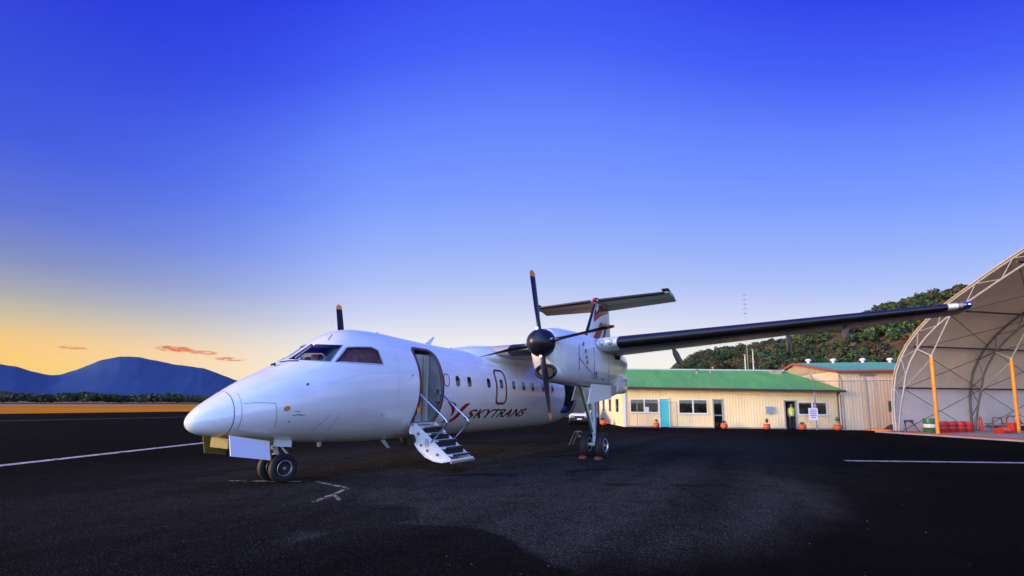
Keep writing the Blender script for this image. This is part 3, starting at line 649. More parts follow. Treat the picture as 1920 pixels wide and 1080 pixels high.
def wint(y):
    for (a, b) in zip(WSEC, WSEC[1:]):
        if a[0] <= y <= b[0]: f = (y - a[0]) / (b[0] - a[0]); return [a[i] + (b[i] - a[i]) * f for i in range(5)]
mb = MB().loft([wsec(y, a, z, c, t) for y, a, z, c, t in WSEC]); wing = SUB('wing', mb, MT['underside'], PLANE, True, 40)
mb = MB()
def le_band(y0, y1, frac, off, n=12):
    rings = []
    for y in np.linspace(y0, y1, n):
        _, a, z, c, t = wint(y); fo = airfoil(24, t); pts = []
        for xc, zc in fo:
            if xc <= frac: pts.append((xc, zc))
        ci, si = math.cos(R(2)), math.sin(R(2)); k = off / c; out = []
        for xc, zc in pts: out.append((a + ((xc - k * (1.4 if xc < .02 else .6)) * ci + zc * (1 + 2 * k / t) * si) * c, y, z + (-(xc) * si + zc * (1 + 2.4 * k / t) * ci) * c))
        rings.append(out)
    n_ = len(rings[0]); vs = [q for g in rings for q in g]; fs = []
    for i in range(n - 1):
        for k in range(n_ - 1): fs.append((i * n_ + k, i * n_ + k + 1, (i + 1) * n_ + k + 1, (i + 1) * n_ + k))
    return MB().add(vs, fs)
for sd in (1, -1):
    a, b = sorted((-5.12 * sd, -12.51 * sd)); SUB('deicing_boot', le_band(a, b, .115, .012), MT['boot'], wing, True, 60)
    a, b = sorted((-1.5 * sd, -3.45 * sd)); SUB('deicing_boot', le_band(a, b, .115, .012), MT['boot'], wing, True, 60)
    a, b = sorted((-4.56 * sd, -5.10 * sd)); SUB('landing_light_bay', le_band(a, b, .16, .008, 4), MT['white'], wing, True, 60)
    for yy in (4.66, 4.90):
        q = wint(-yy * sd); SUB('landing_light', MB().lathe([(-.02, .02), (0, .085), (.05, .10)], (q[1] - .012, -yy * sd, q[2] + .02), 'x', 16), MT['lens'], wing, True)
    q = wint(-12.75 * sd); SUB('wingtip_light', MB().lathe([(-.12, .02), (-.06, .07), (.1, .09), (.5, .06)], (q[1], -12.86 * sd, q[2]), 'x', 14), MT['chrome'], wing, True)
    SUB('wingtip_band', le_band(*sorted((-12.52 * sd, -12.70 * sd)), .13, .010, 4), MT['white'], wing, True, 60)
    for yy, ln in ((6.35, 1.3), (9.3, 1.1), (10.6, .6)):
        q = wint(-yy * sd); x0 = q[1] + q[3] * .45; zz = q[2] - q[3] * .10
        mb = MB().loft([[(x0 + ln * u, -yy * sd + .075 * w_ * math.cos(t), zz - .30 * u * ln + .17 * w_ * math.sin(t)) for t in np.linspace(0, 2 * math.pi, 12, endpoint=False)] for u, w_ in ((0, .1), (.2, .75), (.5, 1), (.8, .8), (1, .15))])
        SUB('flap_hinge_fairing', mb, MT['underside'], wing, True, 60)
    # flap gap seen under the wing
    vs = []
    for y in np.linspace(-5.0, -11.8, 10):
        q = wint(y); xx = .70; zz = -.045; vs += [(q[1] + xx * q[3], y * sd, q[2] - .70 * math.tan(R(2)) * q[3] + (zz - .012) * q[3] - .004), (q[1] + (xx + .012) * q[3], y * sd, q[2] - .71 * math.tan(R(2)) * q[3] + (zz - .012) * q[3] - .003)]
    SUB('flap_gap', MB().add(vs, [(2 * i, 2 * i + 1, 2 * i + 3, 2 * i + 2) for i in range(9)]), MT['line'], wing)
mb = MB().loft([[(x, w_ * math.cos(t), 3.18 + h_ * max(0, math.sin(t)) - .25 * max(0, -math.sin(t))) for t in np.linspace(0, 2 * math.pi, 28, endpoint=False)] for x, w_, h_ in ((7.3, .15, .23), (7.8, .6, .33), (8.4, .98, .44), (9.2, 1.15, .52), (10.6, 1.15, .50), (11.6, .9, .38), (12.8, .2, .24))])
SUB('wing_root_fairing', mb, MT['white'], PLANE, True, 60)
# nacelles, propellers, main gear
NAC = [(6.40, 3.60, 2.86, .37), (6.52, 3.63, 2.70, .43), (6.72, 3.67, 2.36, .50), (7.0, 3.70, 2.24, .55), (7.7, 3.73, 2.19, .60), (8.6, 3.74, 2.17, .62), (9.8, 3.72, 2.16, .62), (10.8, 3.62, 2.20, .58), (11.5, 3.50, 2.40, .48), (12.1, 3.42, 2.66, .34), (12.6, 3.36, 2.95, .15)]
def nac_ring(x, zt, zb, hw, yc, n=36, e=2.5):
    out = []
    for k in range(n):
        t = 2 * math.pi * k / n; c, s = math.cos(t), math.sin(t)
        out.append((x, yc + hw * math.copysign(abs(c) ** (2 / e), c), (zt + zb) / 2 + (zt - zb) / 2 * math.copysign(abs(s) ** (2 / e), s)))
    return out
def blade_mesh(r0, r1, hub, ang, yc):
    rings = []; n = 12
    for r in np.linspace(r0, r1, 15):
        u = (r - .3) / 1.68; ch = (.13 + .16 * min(1, u / .35)) if u < .35 else (.29 - .08 * (u - .35) / .65)
        if r > 1.86: ch *= math.sqrt(max(.04, 1 - ((r - 1.86) / .125) ** 2))
        th = (.10 * (1 - u) ** 2 + .022); be = R(104 - 26 * u)
        rad = Vector((0, -math.sin(ang), math.cos(ang))); tan_ = Vector((0, -math.cos(ang), -math.sin(ang))); ax = Vector((1, 0, 0))
        cd = tan_ * math.cos(be) + ax * math.sin(be); td = tan_ * -math.sin(be) + ax * math.cos(be); c0_ = Vector(hub) + rad * r
        rings.append([c0_ + cd * ch * .5 * math.cos(t) + td * th * .5 * math.sin(t) for t in np.linspace(0, 2 * math.pi, n, endpoint=False)])
    return MB().loft(rings)
def wheel(parent, x, y, r, wd, rim_side):
    h = wd / 2; pr = [(-h * .55, r * .55), (-h * .9, r * .66), (-h, r * .8), (-h * .8, r * .94), (-h * .4, r * .995), (0, r), (h * .4, r * .995), (h * .8, r * .94), (h, r * .8), (h * .9, r * .66), (h * .55, r * .55)]
    SUB('tyre', MB().lathe([(a, b) for a, b in pr], (x, y, r), 'y', 36), MT['tyre'], parent, True, 50)
    mb = MB().lathe([(-h * .8, r * .56), (-h * .86, r * .53), (-h * .5, r * .48), (-h * .45, r * .12), (-h * .75, r * .10), (-h * .75, r * .03)], (x, y, r), 'y', 28, False)
    mb.lathe([(h * .8, r * .56), (h * .86, r * .53), (h * .5, r * .48), (h * .45, r * .12), (h * .75, r * .10), (h * .75, r * .03)], (x, y, r), 'y', 28, False)
    SUB('rim', mb, MT['alloy'], parent, True, 40)
    mb = MB()
    for k in range(8):
        a = R(45 * k + 10)
        for s in (-1, 1):
            mb.lathe([(s * h * .40, r * .075), (s * h * .56, r * .07)], (x + r * .30 * math.cos(a), y, r + r * .30 * math.sin(a)), 'y', 8)
    SUB('rim_bolts', mb, MT['dark'], parent)
for sd, a0 in ((1, R(-7.9)), (-1, R(-11.3))):
    yc = -3.954 * sd
    nac = SUB('engine_nacelle', MB().loft([nac_ring(x, a, b, hw, yc) for x, a, b, hw in NAC]), MT['white'], PLANE, True, 50)
    # oval chin intake: body, black lip, dark throat
    ov = lambda x, a, b, n=24: [(x, yc + a * math.cos(t), 2.50 + b * math.sin(t)) for t in np.linspace(0, 2 * math.pi, n, endpoint=False)]
    SUB('intake_cowl', MB().loft([ov(6.56, .33, .21), ov(6.7, .36, .245), ov(7.0, .40, .29), ov(7.5, .42, .28)]), MT['white'], nac, True, 60)
    SUB('intake_lip', MB().tube(ov(6.55, .285, .165), .048, 8, closed=True), MT['boot'], nac, True)
    SUB('intake_throat', MB().add(ov(6.555, .26, .14), [tuple(range(24))]), MT['dark'], nac)
    SUB('intake_splitter', MB().lathe([(0, .075), (.03, .06)], (6.53, yc + .10 * sd, 2.5), 'x', 14), MT['bay'], nac)
    sidey = yc - .615 * sd
    for x0, z0, x1, z1 in ((7.35, 3.25, 7.35, 2.55), (8.35, 3.3, 8.35, 2.35), (7.35, 2.9, 8.35, 2.45), (9.5, 3.1, 9.5, 2.3)):
        SUB('cowl_seam', MB().tube([(x0, sidey + .008 * sd * (.2 if x0 > 7.5 else 2.5), z0), (x1, sidey + .008 * sd * (.2 if x1 > 7.5 else 2.5), z1)], .008, 5), MT['line'], nac)
    for x0, z0 in ((7.75, 3.12), (7.8, 2.95), (7.85, 2.82), (8.5, 2.55), (8.5, 2.45), (7.6, 3.3), (9.0, 2.4)):
        SUB('cowl_latch', MB().box((x0 - .03, sidey - .012, z0 - .045), (x0 + .03, sidey + .014, z0 + .045)), MT['line'], nac)
    SUB('rear_fairing', MB().loft([nac_ring(x, zt, zb, hw, yc - .33 * sd, 20, 3) for x, zt, zb, hw in ((10.55, 2.62, 2.02, .24), (10.7, 2.66, 1.98, .27), (11.3, 2.66, 2.0, .27), (11.45, 2.6, 2.06, .2))]), MT['white'], nac, True, 50)
    SUB('exhaust_duct', MB().tube([(10.1, yc - .58 * sd, 3.16), (10.3, yc - .66 * sd, 3.14)], .07, 12), MT['dark'], nac, True)
    prop = SUB('propeller', MB().lathe([(-.46, .01), (-.45, .08), (-.40, .17), (-.30, .265), (-.16, .335), (-.02, .365), (.09, .37)], (6.31, yc, 3.224), 'x', 36), MT['blade'], PLANE, True, 60)
    for k in range(4):
        an = a0 + k * math.pi / 2
        SUB('blade', blade_mesh(.28, 1.80, (6.30, yc, 3.224), an, yc), MT['blade'], prop, True, 50)
        SUB('blade_tip', blade_mesh(1.80, 1.98, (6.30, yc, 3.224), an, yc), MT['tip'], prop, True, 50)
        q = Vector((6.20, yc, 3.224)) + Vector((0, -math.sin(an), math.cos(an))) * .34
        SUB('blade_cuff', MB().tube([q, q + Vector((0, -math.sin(an), math.cos(an))) * .06], .05, 10), MT['chrome'], prop)
    gx = 9.76
    gear = SUB('main_landing_gear', MB().tube([(gx + .05, yc, 2.3), (gx + .02, yc, 1.25)], .10, 14).tube([(gx + .02, yc, 1.25), (gx, yc, .40)], .065, 12).tube([(gx, yc - .30, .40), (gx, yc + .30, .40)], .05, 12), MT['strut'], PLANE, True, 50)
    SUB('drag_brace', MB().tube([(8.62, yc - .04, 2.2), (9.55, yc - .03, .82)], .055, 10), MT['brace'], gear, True)
    SUB('brace_rod', MB().tube([(8.58, yc - .12 * sd, 2.2), (9.5, yc - .1 * sd, .80)], .03, 8), MT['strut'], gear, True)
    SUB('brace_link', MB().tube([(9.55, yc, .85), (9.78, yc, .62), (9.76, yc, .44)], .04, 8), MT['strut'], gear, True)
    SUB('brake_hose', MB().tube([(9.66, yc - .1, 1.9), (9.6, yc - .12, 1.2), (9.66, yc - .1, .6), (9.74, yc - .1, .42)], .014, 6), MT['dark'], gear, True)
    for y in (yc - .26, yc + .26): wheel(gear, gx, y, .395, .25, sd)
    for s2_, dz in ((1, 0), (-1, .1)):
        y = yc - .50 * sd * s2_
        xa = 8.1 if s2_ == 1 else 9.2
        SUB('gear_door', MB().prism([(xa, y, 1.66 + dz), (xa + .32, y, 2.24), (9.95, y, 2.24), (9.98, y, 1.84 + dz)], (0, .025, 0)), MT['offwhite'], PLANE)
    SUB('aft_gear_door', MB().prism([(10.0, yc - .47 * sd, 1.88), (10.0, yc - .47 * sd, 2.24), (10.6, yc - .47 * sd, 2.24), (10.6, yc - .47 * sd, 1.98)], (0, .025, 0)), MT['underside'], PLANE)
# nose gear
ng = SUB('nose_landing_gear', MB().tube([(1.66, 0, .98), (1.80, 0, .42)], .065, 12).tube([(1.80, 0, .42), (1.82, 0, .30)], .05, 12).tube([(1.82, -.22, .30), (1.82, .22, .30)], .035, 10), MT['strut'], PLANE, True, 50)
for y in (-.21, .21): wheel(ng, 1.82, y, .30, .17, 1)
SUB('steering_link', MB().tube([(1.86, -.02, .74), (2.02, -.02, .56), (1.88, -.02, .38)], .025, 8), MT['strut'], ng)
SUB('tow_fitting', MB().box((1.62, -.09, .46), (1.74, .09, .58)), MT['dark'], ng)
SUB('nose_gear_drag_brace', MB().tube([(1.15, 0, .92), (1.72, 0, .62)], .035, 8), MT['brace'], ng)
SUB('nose_gear_door', MB().prism([(.56, -.50, 1.06), (1.35, -.46, .90), (1.31, -.60, .54), (.54, -.64, .69)], (0, .022, .004)), MT['white'], PLANE)
SUB('nose_gear_door', MB().prism([(.50, .40, 1.04), (1.0, .40, .94), (1.0, .52, .60), (.62, .54, .67)], (0, .022, .004)), MT['bay'], PLANE)
SUB('rear_nose_gear_door', MB().prism([(1.42, -.30, .92), (1.93, -.30, .90), (1.90, -.34, .735), (1.46, -.34, .785)], (0, .02, .003)), MT['offwhite'], PLANE)
SUB('nose_gear_bay', MB().box((.62, -.34, .80), (1.5, .34, .99)), MT['bay'], PLANE)
# tail
FIN = [(3.30, 15.6, 6.7, .16), (3.75, 16.4, 5.85, .24), (4.15, 17.45, 4.75, .26), (7.30, 19.66, 2.25, .22)]
def vsec(z, lx, ch, th, off=0.):
    fo = airfoil(14, 1., 0); return [(lx + xc * ch - (off if xc < .1 else 0), zc * (th + 2 * off), z) for xc, zc in fo]
fin = SUB('tail_fin', MB().loft([vsec(*q) for q in FIN]), MT['white'], PLANE, True, 50)
rings = []
for f in np.linspace(.12, .985, 9):
    a, b = FIN[2], FIN[3]; q = [a[i] + (b[i] - a[i]) * f for i in range(4)]; rings.append([p_ for p_, (xc, zc) in zip(vsec(*q, .012), airfoil(14, 1., 0)) if xc <= .06])
n_ = len(rings[0]); SUB('deicing_boot', MB().add([p_ for g_ in rings for p_ in g_], [(i * n_ + k, i * n_ + k + 1, (i + 1) * n_ + k + 1, (i + 1) * n_ + k) for i in range(len(rings) - 1) for k in range(n_ - 1)]), MT['boot'], fin, True, 60)
def fin_mark(name, uv, m_):
    # (fraction of chord, height) outline lying on both faces of the fin
    def at(u, z, s):
        a, b = FIN[2], FIN[3]; f = (z - a[0]) / (b[0] - a[0]); lx, ch, th = [a[i] + (b[i] - a[i]) * f for i in (1, 2, 3)]
        yt = 5 * th * (.2969 * math.sqrt(u) - .126 * u - .3516 * u * u + .2843 * u ** 3 - .1036 * u ** 4); return (lx + u * ch, s * (yt + .006), z)
    for s in (-1, 1):
        n = len(uv) // 2; vs = []; fs = []
        for i in range(n):
            a, b = uv[i], uv[-1 - i]
            for k in range(5): f = k / 4; vs.append(at(a[0] + (b[0] - a[0]) * f, a[1] + (b[1] - a[1]) * f, s))
            if i:
                for k in range(4): q = 5 * (i - 1) + k; fs.append((q, q + 1, q + 6, q + 5))
        SUB(name, MB().add(vs, fs), m_, fin)
fin_mark('fin_emblem', [(.07, 7.2), (.07, 6.9), (.08, 6.6), (.10, 6.35), (.14, 6.1), (.18, 6.15), (.34, 6.5), (.6, 6.8), (.9, 6.95), (.9, 7.2)], MT['red'])
fin_mark('fin_emblem', [(.42, 6.25), (.36, 5.9), (.28, 5.5), (.22, 5.1), (.18, 4.6), (.34, 4.6), (.42, 5.1), (.5, 5.5), (.58, 5.9), (.62, 6.2)], MT['red'])
fin_mark('fin_emblem', [(.66, 6.3), (.66, 5.9), (.6, 5.5), (.5, 5.0), (.56, 5.0), (.7, 5.5), (.78, 5.9), (.80, 6.25)], MT['maroon'])
def hsec(y, lx, z, ch, t, droop):
    out = []
    for xc, zc in airfoil(16, t, 0):
        zz = zc * ch - (max(0, xc - .6) * math.tan(R(droop)) * ch); out.append((lx + xc * ch, y, z + zz))
    return out
HS = [(-4.02, 19.92, 7.42, 1.55, .10, 17), (-3.9, 19.84, 7.42, 1.66, .12, 17), (0, 19.62, 7.40, 2.1, .12, 17), (3.9, 19.84, 7.42, 1.66, .12, 17), (4.02, 19.92, 7.42, 1.55, .10, 17)]
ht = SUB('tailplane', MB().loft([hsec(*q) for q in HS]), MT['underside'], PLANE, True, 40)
for y0, y1 in ((-3.8, -.22), (.22, 3.8)):
    rings = []
    for y in np.linspace(y0, y1, 6):
        f = abs(y) / 3.9; q = (y, 19.62 + .22 * f, 7.40 + .02 * f, 2.1 - .44 * f, .135, 0); rings.append([(p_[0] - .012, p_[1], p_[2]) for p_, (xc, zc) in zip(hsec(*q), airfoil(16, .135, 0)) if xc <= .10])
    n_ = len(rings[0]); SUB('deicing_boot', MB().add([p_ for g_ in rings for p_ in g_], [(i * n_ + k, i * n_ + k + 1, (i + 1) * n_ + k + 1, (i + 1) * n_ + k) for i in range(5) for k in range(n_ - 1)]), MT['boot'], ht, True, 60)
for s in (-1, 1):
    SUB('elevator_horn', MB().loft([[(x, s * 3.83 + s * .19 * math.cos(t), z + h_ * math.sin(t)) for t in np.linspace(0, 2 * math.pi, 14, endpoint=False)] for x, z, h_ in ((19.78, 7.60, .02), (19.95, 7.575, .07), (20.5, 7.48, .08), (20.9, 7.42, .05))]), MT['boot'], ht, True, 60)
    vs = []
    for y in np.linspace(.3, 3.7, 6): f = y / 3.9; vs += [(19.62 + .22 * f + .6 * (2.1 - .44 * f), s * y, 7.40 - .052 * (2.1 - .44 * f) - .012), (19.62 + .22 * f + .62 * (2.1 - .44 * f), s * y, 7.40 - .055 * (2.1 - .44 * f) - .012)]
    SUB('elevator_gap', MB().add(vs, [(2 * i, 2 * i + 1, 2 * i + 3, 2 * i + 2) for i in range(5)]), MT['line'], ht)
SUB('tail_bullet', MB().lathe([(0, .015), (.08, .10), (.35, .19), (1.0, .22), (2.0, .18), (2.7, .05)], (19.50, 0, 7.42), 'x', 20), MT['red'], PLANE, True, 60)
tag(PLANE)

# ------------------------------------------------------------------ small things by the airliner
def chock(x, y):
    o = MB().prism([(-.12, 0, 0), (.12, 0, 0), (.04, 0, .075), (-.04, 0, .075)], (0, .20, 0)); t = o.build('wheel_chock', mat('chock_red', (.13, .05, .035), .8, var=.4, vscale=12), None); t.location = (x, y, .004); return t
c = chock(9.30, -4.36); tag(c, 'reddish wheel chock before the outer left main wheel', 'chock', 'chocks at the main wheels')
c = chock(9.30, -3.86); tag(c, 'reddish wheel chock before the inner left main wheel', 'chock', 'chocks at the main wheels')
MT['blue'] = mat('blue_fabric', (.02, .03, .28), .8, var=.3, vscale=10)
bag = thing('travel_bag', 'blue bag lying on the sill of the open rear baggage door', 'bag', (13.3, -1.13, 1.30), 0)
SUB('bag_body', MB().loft([[(x * .7, .12 * w_ * math.cos(t), .14 + .14 * w_ * math.sin(t)) for t in np.linspace(0, 2 * math.pi, 14, endpoint=False)] for x, w_ in ((-.28, .4), (-.24, .85), (-.1, 1), (.1, 1), (.24, .85), (.28, .4))]), MT['blue'], bag, True, 60)
SUB('bag_handle', MB().tube([(-.10, -.02, .25), (-.07, -.02, .35), (.07, -.02, .35), (.10, -.02, .25)], .012, 6), MT['dark'], bag)
ld = thing('step_stool', 'small light metal step stand under the rear baggage door', 'step stand', (13.4, -1.75, 0), R(8))
for x in (-.25, .25):
    SUB('leg', MB().tube([(x, -.32, .0), (x, -.06, .52)], .014, 6), MT['brace'], ld); SUB('leg', MB().tube([(x, .30, .0), (x, .08, .52)], .014, 6), MT['brace'], ld)
for y, z in ((-.22, .18), (-.14, .35), (0, .53)): SUB('tread', MB().box((-.27, y - .09, z - .015), (.27, y + .09, z + .015)), MT['brace'], ld)

# ------------------------------------------------------------------ terminal building (local x along the front, y into the building)
RZ = math.atan2(-.93, .37); O = (30.66, -4.60, 0)
MT['clad'] = mat('peach_cladding', (.93, .73, .37), .6, var=.13, vscale=.7, bump=.05, bscale=6, stretch=(1.2, 1.2, .5), detail=7)
MT['clad2'] = mat('cream_cladding', (.82, .68, .42), .6, var=.1, vscale=.7)
MT['roofgreen'] = mat('green_roof', (.16, .46, .075), .5, var=.26, vscale=.6, stretch=(2.2, .5, 1), detail=7)
MT['gutter'] = mat('dark_brown_gutter', (.06, .025, .018), .5)
MT['barge'] = mat('red_brown_fascia', (.27, .06, .035), .5)
MT['frame'] = mat('window_frame_white', (.75, .74, .70), .45)
MT['alu'] = mat('grey_aluminium', (.33, .34, .35), .35, .4)
MT['pane'] = glass('window_glass', (.80, .86, .80), .02, .85)
MT['teal'] = mat('turquoise_door_paint', (.04, .62, .60), .4, var=.05)
MT['room'] = mat('room_wall', (.62, .58, .46), .8, var=.2, vscale=2)
MT['roomfloor'] = mat('room_floor', (.25, .21, .16), .7)
MT['conc'] = mat('concrete', (.34, .32, .30), .85, var=.25, vscale=1.5, bump=.15)
MT['galv'] = mat('galvanised_steel', (.30, .31, .32), .5, .4, var=.25, vscale=8)
MT['teracotta'] = mat('red_orange_pot', (.62, .11, .04), .6, var=.2, vscale=8)
MT['paper'] = mat('white_board', (.78, .78, .80), .5)
MT['ink'] = mat('dark_print', (.10, .10, .14), .6)
EV = lambda x: 2.86 - (x + 6.5) * .0185          # eave follows the slight fall of the ground
def ribbed(mb, x0, x1, ztop, opens, y=0., rib=.19, th=.10, dy=-1):
    # wall slab between openings plus vertical ribs, all clipped at the openings; opens: (xa, xb, za, zb)
    xsb = sorted(set([x0, x1] + [q for o_ in opens for q in o_[:2]]))
    for a, b in zip(xsb, xsb[1:]):
        cur = 0.
        for o_ in sorted([o_ for o_ in opens if o_[0] <= a + 1e-6 and o_[1] >= b - 1e-6], key=lambda q: q[2]):
            if o_[2] > cur + 1e-3: mb.box((a, y, cur), (b, y + th, o_[2]))
            cur = o_[3]
        za, zb = ztop(a), ztop(b); n = len(mb.v)
        mb.box((a, y, cur), (b, y + th, 1.))
        for i, zz in ((4, za), (5, zb), (6, zb), (7, za)): v = mb.v[n + i]; mb.v[n + i] = (v[0], v[1], zz)
    x = x0 + rib * .5
    while x < x1 - rib * .4:
        cur = 0.; segs = []
        for o_ in sorted([o_ for o_ in opens if o_[0] - .04 <= x <= o_[1] + .04], key=lambda q: q[2]):
            if o_[2] > cur + .02: segs.append((cur, o_[2] - .04))
            cur = o_[3] + .04
        segs.append((cur, ztop(x)))
        for a, b in segs:
            mb.add([(x - .045, y, a), (x - .02, y + dy * .007, a), (x + .02, y + dy * .007, a), (x + .045, y, a), (x - .045, y, b), (x - .02, y + dy * .007, b), (x + .02, y + dy * .007, b), (x + .045, y, b)], [(0, 1, 5, 4), (1, 2, 6, 5), (2, 3, 7, 6), (3, 2, 1, 0), (4, 5, 6, 7)])
        x += rib
    return mb
TERM = thing('terminal_building', 'long single-storey peach building with green metal roof and turquoise door', 'building', O, RZ)
WIN = [(-6.0, -4.02, 1.02, 2.0, 2), (-2.68, -.74, .97, 1.97, 2), (4.98, 6.76, .96, 1.83, 2)]
DOORS = [(-3.95, -3.32, 0, 2.0), (-.40, .22, 0, 1.95), (4.17, 4.85, 0, 1.88)]
X0, X1 = -6.46, 7.42
SUB('front_wall', ribbed(MB(), X0, X1, lambda x: EV(x) - .02, [w_[:4] for w_ in WIN] + DOORS), MT['clad'], TERM)
SUB('base_plinth', MB().box((X0, -.045, 0), (-3.97, -.002, .09)).box((-3.30, -.045, 0), (-.42, -.002, .09)).box((.24, -.045, 0), (4.15, -.002, .09)).box((4.87, -.045, 0), (X1, -.002, .09)), MT['conc'], TERM)
# rooms behind the openings
mb = MB(); mb.add([(X0 + .05, 3.2, 0), (X1 - .05, 3.2, 0), (X1 - .05, 3.2, 2.5), (X0 + .05, 3.2, 2.5)], [(0, 1, 2, 3)])
for x in (-3.1, -.55, 2.2, 4.0): mb.box((x, .12, 0), (x + .08, 3.2, 2.48))
SUB('inner_walls', mb, MT['room'], TERM)
SUB('floor', MB().add([(X0, .1, .03), (X1, .1, .03), (X1, 3.2, .03), (X0, 3.2, .03)], [(0, 1, 2, 3)]), MT['roomfloor'], TERM)
SUB('room_ceiling', MB().add([(X0, .1, 2.49), (X1, .1, 2.49), (X1, 3.2, 2.49), (X0, 3.2, 2.49)], [(0, 1, 2, 3)]), MT['room'], TERM)
SUB('end_wall', ribbed(MB(), X1 - 7.9, X1, lambda x: 2.6, []).xf(Matrix.Translation((X1, 0, 0)) @ Matrix.Rotation(R(90), 4, 'Z') @ Matrix.Translation((-X1 + 7.9, 0, 0))), MT['clad'], TERM)
EW = [(1.2, 2.3, .95, 2.05, 1), (3.6, 4.6, .95, 2.05, 1), (5.9, 6.9, .95, 2.05, 1)]
MEW = Matrix.Translation((X0, 0, 0)) @ Matrix.Rotation(R(102), 4, 'Z')
SUB('end_wall', ribbed(MB(), .0, 8.2, lambda x: 2.84, [q[:4] for q in EW], 0, .19, -.1, 1).xf(MEW), MT['clad2'], TERM)
SUB('corner_trim', MB().box((X0 - .05, -.06, 0), (X0 + .16, -.035, 2.8)), MT['frame'], TERM)
def window(x0, x1, z0, z1, n, par, M_=None, y=.03, fm='frame', sill=True):
    I = M_ or Matrix.Identity(4); fw_ = .055; mb = MB()
    mb.box((x0, y - .06, z1 - fw_), (x1, y + .04, z1)).box((x0, y - .06, z0), (x1, y + .04, z0 + fw_)).box((x0, y - .06, z0 + fw_), (x0 + fw_, y + .04, z1 - fw_)).box((x1 - fw_, y - .06, z0 + fw_), (x1, y + .04, z1 - fw_))
    for k in range(1, n): xm = x0 + (x1 - x0) * k / n; mb.box((xm - .045, y - .06, z0 + fw_), (xm + .045, y + .04, z1 - fw_))
    o = SUB('window', mb.xf(I), MT[fm], par)
    for k in range(n):
        a = x0 + (x1 - x0) * k / n; b = x0 + (x1 - x0) * (k + 1) / n
        SUB('pane', MB().box((a + .04, y - .008, z0 + .04), (b - .04, y + .002, z1 - .04)).xf(I), MT['pane'], o)
    if sill: SUB('sill', MB().box((x0 - .05, y - .10, z0 - .05), (x1 + .05, y - .062, z0 + .004)).xf(I), MT[fm], o)
    return o
for w_ in WIN: window(*w_, TERM)
for w_ in EW: window(*w_, TERM, MEW, .0)
d = SUB('door', MB().box((-3.92, -.02, .03), (-3.35, .03, 1.97)), MT['teal'], TERM); d['label'] = 'turquoise painted door'
SUB('door_frame', MB().box((-3.99, -.06, 0), (-3.93, .06, 2.02)).box((-3.34, -.06, 0), (-3.28, .06, 2.02)).box((-3.99, -.06, 1.98), (-3.28, .06, 2.04)), MT['frame'], d)
SUB('handle', MB().tube([(-3.44, -.03, 1.0), (-3.44, -.07, 1.0), (-3.54, -.07, 1.0)], .012, 6), MT['chrome'], d)
d = SUB('door', MB().box((-.42, -.05, 0), (-.35, .07, 1.99)).box((.17, -.05, 0), (.24, .07, 1.99)).box((-.42, -.05, 1.93), (.24, .07, 2.0)).box((-.35, -.03, .85), (.17, .03, .91)), MT['alu'], TERM); d['label'] = 'grey framed glass door'
SUB('pane', MB().box((-.35, -.004, .92), (.17, .004, 1.92)), MT['pane'], d); SUB('pane', MB().box((-.35, -.004, .05), (.17, .004, .84)), MT['pane'], d)
d = SUB('door', MB().box((4.12, -.05, 0), (4.19, .07, 1.92)).box((4.81, -.05, 0), (4.88, .07, 1.92)).box((4.12, -.05, 1.86), (4.88, .07, 1.93)), MT['alu'], TERM); d['label'] = 'open doorway with grey frame'
SUB('door_leaf', MB().box((0, 0, .03), (.04, .62, 1.84)).xf(Matrix.Translation((4.2, .08, 0)) @ Matrix.Rotation(R(12), 4, 'Z')), MT['alu'], d)
SUB('notice', MB().box((-4.98, -.018, 1.08), (-4.70, -.010, 1.42)), MT['paper'], TERM)
SUB('notice', MB().box((5.98, -.018, 1.40), (6.10, -.010, 1.66)), MT['paper'], TERM)
SUB('meter_box', MB().box((2.98, -.13, 1.02), (3.42, -.03, 1.5)), mat('blue_grey_box', (.25, .33, .40), .5), TERM)
SUB('conduit', MB().tube([(.55, -.06, 2.62), (.55, -.06, 2.40), (1.6, -.06, 2.34), (7.3, -.06, 2.20)], .022, 6), MT['clad'], TERM)
SUB('conduit', MB().tube([(1.0, -.06, 2.37), (.75, -.06, 2.62)], .02, 6), MT['clad'], TERM)
SUB('wall_lamp', MB().lathe([(0, .03), (-.06, .07), (-.12, .08)], (.62, -.12, 2.62), 'z', 12), MT['paper'], TERM)
for k in range(14):                                         # stuff in the rooms, seen through the glass
    x = random.uniform(-6, 6.6); y = random.uniform(.9, 2.6); h = random.uniform(.7, 1.5)
    SUB('furniture', MB().box((x - .25, y - .2, .03), (x + .25, y + .2, h)).box((x - .2, y - .22, h), (x + .05, y, h + .28)), random.choice([MT['grey'], MT['tan'], MT['teracotta'], MT['ink'], MT['blue']]), TERM)
